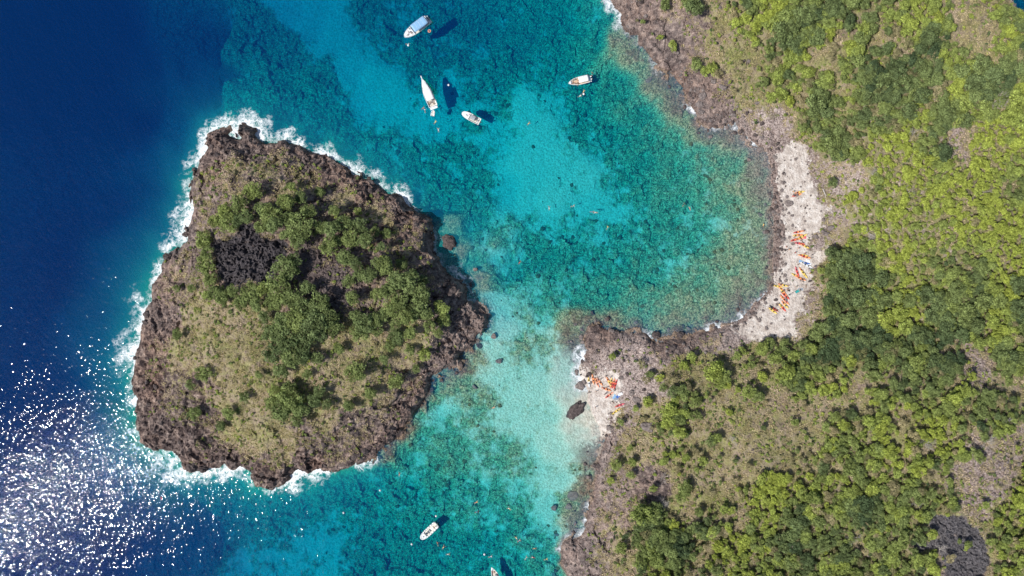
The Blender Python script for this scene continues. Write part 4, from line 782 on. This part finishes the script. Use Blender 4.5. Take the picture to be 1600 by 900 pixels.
# ------------------------------------------------------------------ kayaks
def kayak_parts(L=4.3, Wd=.84):
    V = []; Fc = []; n = 17; prof = []
    for i in range(n):
        t = i / (n - 1) * 2 - 1; b = Wd / 2 * max(0.02, (1 - abs(t) ** 2.4)) ; zr = .16 * abs(t) ** 3
        x = t * L / 2; h = .30 + zr * .9
        ins = .10 if abs(t) < .62 else 0.0
        row = [(x, 0, zr * .8), (x, b * .75, .05 + zr), (x, b, .20 + zr), (x, b * .82, h), (x, b * .45, h - ins), (x, 0, h - ins + (.04 if not ins else 0)), (x, -b * .45, h - ins), (x, -b * .82, h), (x, -b, .20 + zr), (x, -b * .75, .05 + zr)]
        prof.append(row)
    for r in prof: V += r
    m = 10
    for i in range(n - 1):
        for j in range(m): Fc.append((i * m + j, (i + 1) * m + j, (i + 1) * m + (j + 1) % m, i * m + (j + 1) % m))
    Fc.append(tuple(range(m))); Fc.append(tuple((n - 1) * m + j for j in range(m))[::-1])
    hull = mesh_from('kayak_hull', V, Fc, [PAINT['yellow'], PAINT['orange']], True)
    for p in hull.polygons: p.material_index = 1 if p.center.x < -.15 else 0
    bm = bmesh.new()
    bmesh.ops.create_cube(bm, size=1, matrix=Matrix.Translation((0, 0, .26)) @ Matrix.Diagonal((.5, .46, .07, 1))); bmesh.ops.create_cube(bm, size=1, matrix=Matrix.Translation((-.26, 0, .40)) @ Matrix.Rotation(.3, 4, 'Y') @ Matrix.Diagonal((.07, .44, .32, 1)))
    bmesh.ops.bevel(bm, geom=bm.edges[:], offset=.025, segments=2, affect='EDGES'); seat = bpy.data.meshes.new('kayak_seat'); bm.to_mesh(seat); bm.free(); seat.materials.append(PAINT['dark'])
    V = []; Fc = []; tube(V, Fc, (-1.05, 0, 0), (1.05, 0, 0), .018, .018, 6)
    for s_ in (-1, 1):
        b = len(V); V += [(s_ * 1.0, -.05, .01), (s_ * 1.35, -.09, .01), (s_ * 1.42, 0, .01), (s_ * 1.35, .09, .01), (s_ * 1.0, .05, .01), (s_ * 1.0, -.05, -.01), (s_ * 1.35, -.09, -.01), (s_ * 1.42, 0, -.01), (s_ * 1.35, .09, -.01), (s_ * 1.0, .05, -.01)]
        Fc += [(b, b + 1, b + 2, b + 3, b + 4), (b + 9, b + 8, b + 7, b + 6, b + 5)] + [(b + q, b + 5 + q, b + 5 + (q + 1) % 5, b + (q + 1) % 5) for q in range(5)]
    pad = mesh_from('paddle', V, Fc, [PAINT['black']])
    return hull, seat, pad
KH, KS, KP = kayak_parts()
KAY = [(1208.5,482,35,'red','dark'),(1207,485.5,36,'yellow','yellow'),(1222,480.5,48,'red','yellow'),(1226,476,48,'yellow','orange'),(1227,470.5,45,'orange','orange'),(1224.5,467,43,'pink','orange'),(1227,462.5,40,'red','red'),(1224.5,457.5,45,'orange','yellow'),(1222,453.5,47,'orange','orange'),(1223,445.5,15,'yellow','orange'),(1215,447.5,12,'yellow','yellow'),
 (1245,424.5,70,'red','pink'),(1253.5,424.5,52,'yellow','orange'),(1256,428.5,50,'yellow','yellow'),(1243.5,431,28,'orange','yellow'),(1251,435,24,'orange','orange'),(1258.5,401.5,15,'orange','red'),(1257,411,10,'blue','white'),(1261,415,22,'white','white'),
 (1247,362.5,-12,'orange','red'),(1246,367.5,-6,'orange','yellow'),(1253,369.5,-25,'yellow','yellow'),(1242,374.5,-18,'red','red'),(1249,380.5,8,'red','pink'),(1257,384.5,28,'yellow','orange'),(1254,399,5,'yellow','orange'),(1249,300.5,-10,'yellow','orange'),(1244.5,305,-15,'orange','red'),
 (920,597,84,'white','yellow'),(926.5,592.5,80,'orange','orange'),(936.5,596,54,'orange','salmon'),(932.5,598,66,'salmon','orange'),(951,596,62,'yellow','orange'),(954.5,598,98,'orange','yellow'),(958,599,106,'red','orange'),(961.5,600,108,'red','red'),(952,617,-36,'salmon','red'),(968,633,-20,'pink','red'),(963,642,-36,'yellow','yellow'),(947,608,20,'orange','salmon'),(1249,373,-10,'salmon','orange')]
for i, (px, py, an, c1, c2) in enumerate(KAY):
    x, y, z = place(px, py); hs = [ground(x + a * .9, y + b * .9) for a, b in ((0, 0), (1, 0), (-1, 0), (0, 1), (0, -1))]
    k = empty('kayak', (x, y, max(hs) + .01), R(-an)); tag(k, where(px, py, '%s kayak%s' % (c1, '' if c1 == c2 else ' with %s stern' % cn(c2))), 'kayak', 'kayaks drawn up on the beaches')
    h = link('hull', KH, k)
    for q, c in ((0, c1), (1, c2)): h.material_slots[q].link = 'OBJECT'; h.material_slots[q].material = PAINT[c]
    for sx in (.55, -.75): o = link('seat', KS, k); o.location = (sx, 0, 0)
    if i % 3 == 0: p = link('paddle', KP, None); p.parent = k; p.location = (0, .18, .36); p.rotation_euler = (0, 0, .12)

# towels and bags
def cloth(px, py, an, w, h, col, lab):
    x, y, z = place(px, py); nx, ny = 9, 6; V = []; Fc = []
    for j in range(ny):
        for i in range(nx): V.append(((i / (nx - 1) - .5) * w, (j / (ny - 1) - .5) * h, .03 + .02 * math.sin(i * 1.7 + j)))
    n = len(V); V += [(a, b, c - .015) for a, b, c in V]
    for j in range(ny - 1):
        for i in range(nx - 1): q = j * nx + i; Fc.append((q, q + 1, q + nx + 1, q + nx)); Fc.append((n + q + nx, n + q + nx + 1, n + q + 1, n + q))
    o = link('beach_towel', mesh_from('beach_towel', V, Fc, [PAINT[col]])); o.location = (x, y, max(ground(x, y), ground(x + .5, y), ground(x - .5, y)) + .03); o.rotation_euler = (0, 0, R(an)); tag(o, lab, 'towel', 'towels spread on the beaches')
for px, py, an, col in [(1252,409,-15,'pale_blue'),(1262,408,-20,'white'),(1264,412,-10,'white'),(1266,420,-20,'grey'),(966,619,35,'blue'),(963,623,20,'grey'),(969,616,20,'white'),(960,620,60,'pale_blue'),(966,646,30,'cream'),(1250,398,0,'cream'),(1246,455,30,'teal'),(1251,452,0,'grey'),(1256,371,0,'pink')]:
    cloth(px, py, an, 1.9, 1.0, col, where(px, py, '%s towel spread out' % {'pale_blue': 'pale blue'}.get(col, cn(col))))

# ------------------------------------------------------------------ boats
def bx(name, sx, sy, sz, mat, parent, loc, rot=(0, 0, 0), bev=.06):
    bm = bmesh.new(); bmesh.ops.create_cube(bm, size=1, matrix=Matrix.Diagonal((sx, sy, sz, 1))); bmesh.ops.bevel(bm, geom=bm.edges[:], offset=min(bev, sx * .4, sy * .4, sz * .4), segments=2, affect='EDGES')
    me = bpy.data.meshes.new(name); bm.to_mesh(me); bm.free(); o = link(name, me, parent, [mat]); o.location = loc; o.rotation_euler = rot; return o
def tubes(name, segs, r, mat, parent):
    V = []; Fc = []
    for a, b in segs: tube(V, Fc, a, b, r, r, 6)
    return link(name, mesh_from(name, V, Fc, [mat]), parent)
def make_boat(px, py, ang, L, Wd, label, hull_h=.85, n=2.2, deck=.55, sole=.3, deck_mat='white', canopy=None, cabin=None, console=None, motors=1, rib=False, rails=True, platform=False, pulpit=False, benches=(), floor='cream', blunt=1.0):
    x, y = W(px, py); b = empty('motor_boat', (x, y, 0), R(ang)); tag(b, label, 'boat', 'boats moored in the bay')
    def half(t): return Wd / 2 * (.93 + .07 * min(1, t * 3)) * max(.015, (1 - max(0, (t - .42) / .58) ** n + 1e-9) ** blunt)
    def top(t): return hull_h * (1 + .38 * t * t)
    V = []; Fc = []; ns = 22; m = 10
    for i in range(ns):
        t = i / (ns - 1); hb = half(t); h = top(t); X = (t - .5) * L; g = min(.16, hb * .35)
        V += [(X - t * .25, 0, -.38 + .3 * t ** 4), (X - t * .2, hb * .72, -.08 + .15 * t * t), (X, hb, h - .12), (X, hb - .01, h), (X, hb - g, h), (X, hb - g - .02, sole), (X, -(hb - g - .02), sole), (X, -(hb - g), h), (X, -(hb - .01), h), (X, -hb, h - .12), (X - t * .2, -hb * .72, -.08 + .15 * t * t)]
    m = 11
    for i in range(ns - 1):
        for j in range(m): Fc.append((i * m + j, (i + 1) * m + j, (i + 1) * m + (j + 1) % m, i * m + (j + 1) % m))
    Fc.append(tuple(range(m))[::-1] if 0 else tuple([0, 1, 2, 3, 4, 5, 6, 7, 8, 9, 10])); Fc.append(tuple((ns - 1) * m + j for j in range(m))[::-1])
    hull = link('hull', mesh_from('hull', V, Fc, [PAINT['white'], PAINT[floor]]), b)
    for p in hull.data.polygons:
        if abs(p.center.z - sole) < .02: p.material_index = 1
    # transom, foredeck
    bx('transom', .14, Wd * .86, top(0) - sole + .1, PAINT['white'], b, (-L / 2 + .1, 0, (top(0) + sole) / 2), bev=.03)
    V = []; Fc = []; k = 9
    for i in range(k):
        t = deck + (.985 - deck) * i / (k - 1); hb = half(t) - min(.1, half(t) * .3); X = (t - .5) * L; h = top(t)
        V += [(X, hb, h + .015), (X, 0, h + .09), (X, -hb, h + .015)]
    for i in range(k - 1): Fc += [(i * 3, (i + 1) * 3, (i + 1) * 3 + 1, i * 3 + 1), (i * 3 + 1, (i + 1) * 3 + 1, (i + 1) * 3 + 2, i * 3 + 2)]
    q = len(V); V += [(V[0][0], V[0][1], sole), (V[2][0], V[2][1], sole)]; Fc.append((0, 1, 2, q + 1, q))
    link('foredeck', mesh_from('foredeck', V, Fc, [PAINT[deck_mat]]), b)
    hx = (min(deck + .16, .85) - .5) * L; bx('hatch', .5, .5, .06, PAINT['grey'], b, (hx, 0, top(deck + .16) + .13), bev=.02)
    if rib:
        pts = [((t - .5) * L, half(t) + .02, top(t) - .02) for t in [0, .15, .3, .45, .55, .65, .75, .83, .9, .95, .985]]; pts = pts + [(p[0], -p[1], p[2]) for p in pts[::-1]]
        V = []; Fc = []
        for a_, c_ in zip(pts, pts[1:]): tube(V, Fc, a_, c_, .25, .25, 10)
        link('tube_collar', mesh_from('tube_collar', V, Fc, [PAINT['white']], True), b)
    if rails:
        pr = [((t - .5) * L, half(t) - .06, top(t) + .42) for t in [deck - .05, .65, .75, .85, .93, .98]]; pr = pr + [(p[0], -p[1], p[2]) for p in pr[::-1]]
        tubes('bow_rail', list(zip(pr, pr[1:])) + [(p, (p[0], p[1], p[2] - .42)) for p in pr[::2]], .018, PAINT['metal'], b)
    if pulpit: bx('pulpit', 1.1, .34, .09, PAINT['white'], b, (L / 2 + .35, 0, top(1) + .02), bev=.03); bx('anchor', .35, .14, .16, PAINT['metal'], b, (L / 2 + .85, 0, top(1) - .08), bev=.03)
    if platform: bx('swim_platform', .9, Wd * .8, .12, PAINT['teak'] if platform == 'teak' else PAINT['white'], b, (-L / 2 - .4, 0, .28), bev=.04)
    if cabin:
        c0, c1, ch, cw = cabin; xs = [(c0 - .5) * L, (c1 - .5) * L]; V = []; Fc = []; kk = 7
        for i in range(kk):
            t = c0 + (c1 - c0) * i / (kk - 1); X = (t - .5) * L; w_ = min(Wd / 2 * cw, half(t) * .8); z0 = top(t) - .1; sl = sstep(1, .72, np.float64(i / (kk - 1))) * ch
            V += [(X, w_, z0), (X, w_ * .9, z0 + sl), (X, w_ * .4, z0 + sl + .08), (X, -w_ * .4, z0 + sl + .08), (X, -w_ * .9, z0 + sl), (X, -w_, z0)]
        for i in range(kk - 1):
            for j in range(5): Fc.append((i * 6 + j, (i + 1) * 6 + j, (i + 1) * 6 + j + 1, i * 6 + j + 1))
        Fc.append((0, 1, 2, 3, 4, 5)); link('cabin', mesh_from('cabin', V, Fc, [PAINT['white']]), b)
        for s_ in (-1, 1): bx('side_window', L * (c1 - c0) * .5, .03, ch * .35, PAINT['glass_blue'], b, ((xs[0] * .6 + xs[1] * .4), s_ * (min(Wd / 2 * cw, half(c0) * .8) * .955), top(c0) + ch * .45), bev=.01)
    if console:
        cx = (console - .5) * L; bx('console', .9, .8, .9, PAINT['white'], b, (cx, 0, sole + .45)); bx('windscreen', .07, 1.15, .5, PAINT['glass_blue'], b, (cx + .42, 0, sole + 1.08), (0, -.5, 0), .02); bx('dashboard', .34, .7, .06, PAINT['dark'], b, (cx - .1, 0, sole + .93), (0, .3, 0), .02)
        bx('helm_seat', .6, 1.0, .5, PAINT['grey'], b, (cx - 1.1, 0, sole + .3)); tubes('steering_wheel', [((cx - .48, .2 * math.cos(a * .785), sole + .85 + .2 * math.sin(a * .785)), (cx - .48, .2 * math.cos((a + 1) * .785), sole + .85 + .2 * math.sin((a + 1) * .785))) for a in range(8)], .02, PAINT['black'], b)
    for (bxx, byy, bw, bl, bc) in benches: bx('bench', bw, bl, .3, PAINT[bc], b, ((bxx - .5) * L, byy, sole + .2))
    if canopy:
        c0, c1, cc, cz, cw = canopy; V = []; Fc = []; ni, nj = 9, 7
        for s_ in (0, -.07):
            for i in range(ni):
                for j in range(nj):
                    u = i / (ni - 1); v = j / (nj - 1) * 2 - 1; ed = (1 - .06 * (abs(u - .5) * 2) ** 6)
                    V.append(((c0 + (c1 - c0) * u - .5) * L, v * Wd / 2 * cw * ed, cz + .12 * (1 - v * v) + .03 * math.sin(u * math.pi * 4) + s_))
        N_ = ni * nj
        for i in range(ni - 1):
            for j in range(nj - 1): q = i * nj + j; Fc += [(q, q + nj, q + nj + 1, q + 1), (N_ + q + 1, N_ + q + nj + 1, N_ + q + nj, N_ + q)]
        rim = [j for j in range(nj)] + [i * nj + nj - 1 for i in range(1, ni)] + [(ni - 1) * nj + j for j in range(nj - 2, -1, -1)] + [i * nj for i in range(ni - 2, 0, -1)]
        for a_, c_ in zip(rim, rim[1:] + rim[:1]): Fc.append((a_, c_, N_ + c_, N_ + a_))
        cp = link('canopy', mesh_from('canopy', V, Fc, [PAINT[cc]], True), b)
        for u in (c0 + .03, c1 - .03):
            for s_ in (-1, 1): p = tubes('canopy_post', [(((u - .5) * L, s_ * Wd / 2 * cw * .88, sole + .3), ((u - .5) * L, s_ * Wd / 2 * cw * .88, cz - .02))], .03, PAINT['metal'], b)
        for u in np.linspace(c0 + .03, c1 - .03, 5): bx('canopy_batten', .05, Wd * cw * .93, .03, PAINT['white'], cp, ((u - .5) * L, 0, cz + .11 + .03 * math.sin((u - c0) / (c1 - c0) * math.pi * 4)), bev=.01)
    for k_ in range(motors):
        yy = 0 if motors == 1 else (k_ - .5) * .7
        mo = bx('outboard_motor', .62, .38, .5, PAINT['dark'] if k_ % 2 == 0 else PAINT['dark'], b, (-L / 2 - .32, yy, hull_h + .22), (0, .15, 0), .1); bx('motor_leg', .22, .12, 1.1, PAINT['grey'], mo, (0, 0, -.7), bev=.03)
    return b, half, top
def crew(boat, spots, sole, who):
    for i, (u, v, ps, low, up) in enumerate(spots):
        m = Matrix.Translation(boat.location) @ Matrix.Rotation(boat.rotation_euler.z, 4, 'Z'); p = m @ Vector((u, v, sole))
        person(ps, p, boat.rotation_euler.z + i * 1.9, i % 3, low, up, i % 3, '%s %s in %s%s' % (['first', 'second', 'third', 'fourth', 'fifth', 'sixth'][i] + ' from bow', {'stand': 'standing', 'sit': 'sitting', 'walk': 'stepping'}[ps], cn(low), who), 'people aboard the boats')
A, *_ = make_boat(650.5, 45.5, 216.6, 11.4, 4.0, 'largest covered boat, pale blue canopy and open white bow, top of photo', .95, 2.6, blunt=.62, deck=.64, sole=.35, canopy=(.06, .62, 'pale_blue', 2.5, .86), motors=2, benches=[(.3, 1.2, 3.5, .4, 'white'), (.3, -1.2, 3.5, .4, 'white')], platform=True)
bx('life_raft_box', .9, .6, .35, PAINT['white'], A, (3.6, -.9, 1.2))
crew(A, [(3.3, -.2, 'stand', 'black', None), (2.6, .5, 'sit', 'dark', 'orange'), (2.3, -1.0, 'stand', 'black', 'dark'), (4.2, .4, 'sit', 'teal', None)], 1.1, ' on the pale blue canopied boat')
B_, *_ = make_boat(668.5, 145.5, 112.4, 11.8, 3.7, 'long pointed white motor yacht with solid white roof and full stern cockpit', 1.05, 1.7, .62, .4, canopy=(.19, .56, 'white', 2.6, .82), cabin=(.42, .86, .7, .72), motors=0, pulpit=True, platform=True, benches=[(.08, 0, .5, 2.2, 'cream')])
crew(B_, [(-3.9, -1.1, 'stand', 'black', 'dark'), (-4.2, .3, 'stand', 'red', None), (-4.4, 1.2, 'sit', 'black', None), (-4.9, -.5, 'sit', 'blue', 'black'), (-3.9, .9, 'stand', 'dark', 'orange')], .45, ' in the long motor yacht\'s cockpit')
C_, *_ = make_boat(736, 184, 152.7, 7.9, 2.8, 'small blunt bowed white speedboat with grey blue half awning, right of motor yacht', .75, 3.2, blunt=.5, deck=.58, sole=.28, console=.45, canopy=(.26, .52, 'grey', 1.9, .62), motors=1, rails=False, benches=[(.12, 0, .5, 1.8, 'white')])
crew(C_, [(1.4, .2, 'sit', 'red', None), (1.1, -.6, 'sit', 'black', 'orange'), (-2.6, .4, 'stand', 'black', 'dark')], .35, ' on the small blunt bowed speedboat')
D_, *_ = make_boat(904, 127.3, 193, 8.3, 3.1, 'white boat with white rear roof and crowded open bow near mainland', .8, 2.0, blunt=.72, deck=.88, sole=.3, canopy=(.06, .52, 'white', 2.2, .8), console=.4, motors=0, rails=False, floor='tan', benches=[(.72, .7, 1.8, .35, 'cream'), (.72, -.7, 1.8, .35, 'cream')], platform=True)
for yy in (-.5, .5): mo = bx('outboard_motor', .6, .38, .5, PAINT['white'], D_, (-4.9, yy, 1.0), (0, .15, 0), .1); bx('motor_leg', .22, .12, 1.1, PAINT['grey'], mo, (0, 0, -.7), bev=.03)
crew(D_, [(2.3, .5, 'sit', 'black', None), (2.2, -.6, 'stand', 'dark', None), (1.6, .8, 'stand', 'red', None), (1.2, -.9, 'sit', 'black', 'black'), (.6, 1.0, 'sit', 'dark', None), (.5, -.1, 'stand', 'orange', 'salmon')], .55, ' in the crowded open bow')
E_, *_ = make_boat(670.5, 829.3, 222.8, 8.2, 2.5, 'white inflatable sided boat with grey blue console, lower centre, shadow beside stern', .7, 3.0, blunt=.5, deck=.74, sole=.28, rib=True, console=.6, motors=1, rails=False, benches=[(.3, 0, 1.3, .7, 'white')])
crew(E_, [(-2.7, .3, 'stand', 'black', 'dark')], .3, ' at the stern of the inflatable sided boat')
F_, *_ = make_boat(774.5, 900.5, 112, 8.8, 3.0, 'pointed white boat cut off by the photo\'s bottom edge', .8, 1.9, .84, .3, canopy=(.3, .62, 'grey', 1.9, .7), console=.45, motors=1, rails=False, floor='cream')
crew(F_, [(2.2, .4, 'sit', 'red', None), (1.9, -.4, 'sit', 'black', 'red')], .4, ' in the half hidden boat at bottom edge')
# mooring buoys, life ring, swim mat
def sph(name, r, mat, parent, loc, sc=(1, 1, 1)):
    bm = bmesh.new(); bmesh.ops.create_uvsphere(bm, u_segments=14, v_segments=9, radius=r); me = bpy.data.meshes.new(name); bm.to_mesh(me); bm.free(); me.polygons.foreach_set('use_smooth', [True] * len(me.polygons))
    o = link(name, me, parent, [mat]); o.location = loc; o.scale = sc; return o
buoy0 = None
for px, py in [(643.5, 850), (681.5, 806), (638, 71), (701, 133), (757, 866), (912, 147), (594, 766), (537, 801)]:
    x, y = W(px, py)
    if buoy0 is None:
        buoy0 = t = empty('mooring_buoy', (x, y, 0)); sph('float', .42, PAINT['white'], t, (0, 0, .12)); tubes('ring', [((.12 * math.cos(a), 0, .58 + .12 * math.sin(a)), (.12 * math.cos(a + 1.05), 0, .58 + .12 * math.sin(a + 1.05))) for a in np.arange(0, 6.2, 1.05)], .02, PAINT['metal'], t); sph('band', .43, PAINT['blue'], t, (0, 0, .12), (1, 1, .16))
    else:
        t = buoy0.copy(); COL.objects.link(t); t.location = (x, y, 0)
        for ch in list(buoy0.children):
            c = ch.copy(); COL.objects.link(c); c.parent = t
    tag(t, where(px, py, 'small round white mooring buoy'), 'buoy', 'white mooring buoys')
def torus(name, Rr, r, mat, loc):
    V = []; Fc = []; n, m = 20, 8
    for i in range(n):
        for j in range(m): a = i * 2 * math.pi / n; q = j * 2 * math.pi / m; V.append(((Rr + r * math.cos(q)) * math.cos(a), (Rr + r * math.cos(q)) * math.sin(a), r * math.sin(q)))
    for i in range(n):
        for j in range(m): Fc.append((i * m + j, ((i + 1) % n) * m + j, ((i + 1) % n) * m + (j + 1) % m, i * m + (j + 1) % m))
    o = link(name, mesh_from(name, V, Fc, [mat], True)); o.location = loc; return o
x, y = W(671, 48.5); tag(torus('swim_ring', .48, .17, PAINT['salmon'], (x, y, .08)), 'round orange swim ring floating beside the pale blue canopied boat', 'swim ring')
x, y = W(676.5, 177.5); t = empty('dinghy', (x, y, 0), R(80)); tag(t, 'tiny white dinghy floating just behind the long motor yacht', 'dinghy')
V = []; Fc = []; ring = [(-1.0, -.55), (.5, -.6), (1.05, -.3), (1.2, 0), (1.05, .3), (.5, .6), (-1.0, .55)]
for a_, c_ in zip(ring, ring[1:]): tube(V, Fc, (*a_, .2), (*c_, .2), .2, .2, 10)
link('tube_collar', mesh_from('tube_collar', V, Fc, [PAINT['white']], True), t); bx('floorboard', 1.9, .95, .06, PAINT['cream'], t, (-.05, 0, .1), bev=.02); bx('bench', .25, .9, .07, PAINT['white'], t, (-.2, 0, .3), bev=.02); bx('transom', .08, .9, .3, PAINT['grey'], t, (-1.0, 0, .2), bev=.02)
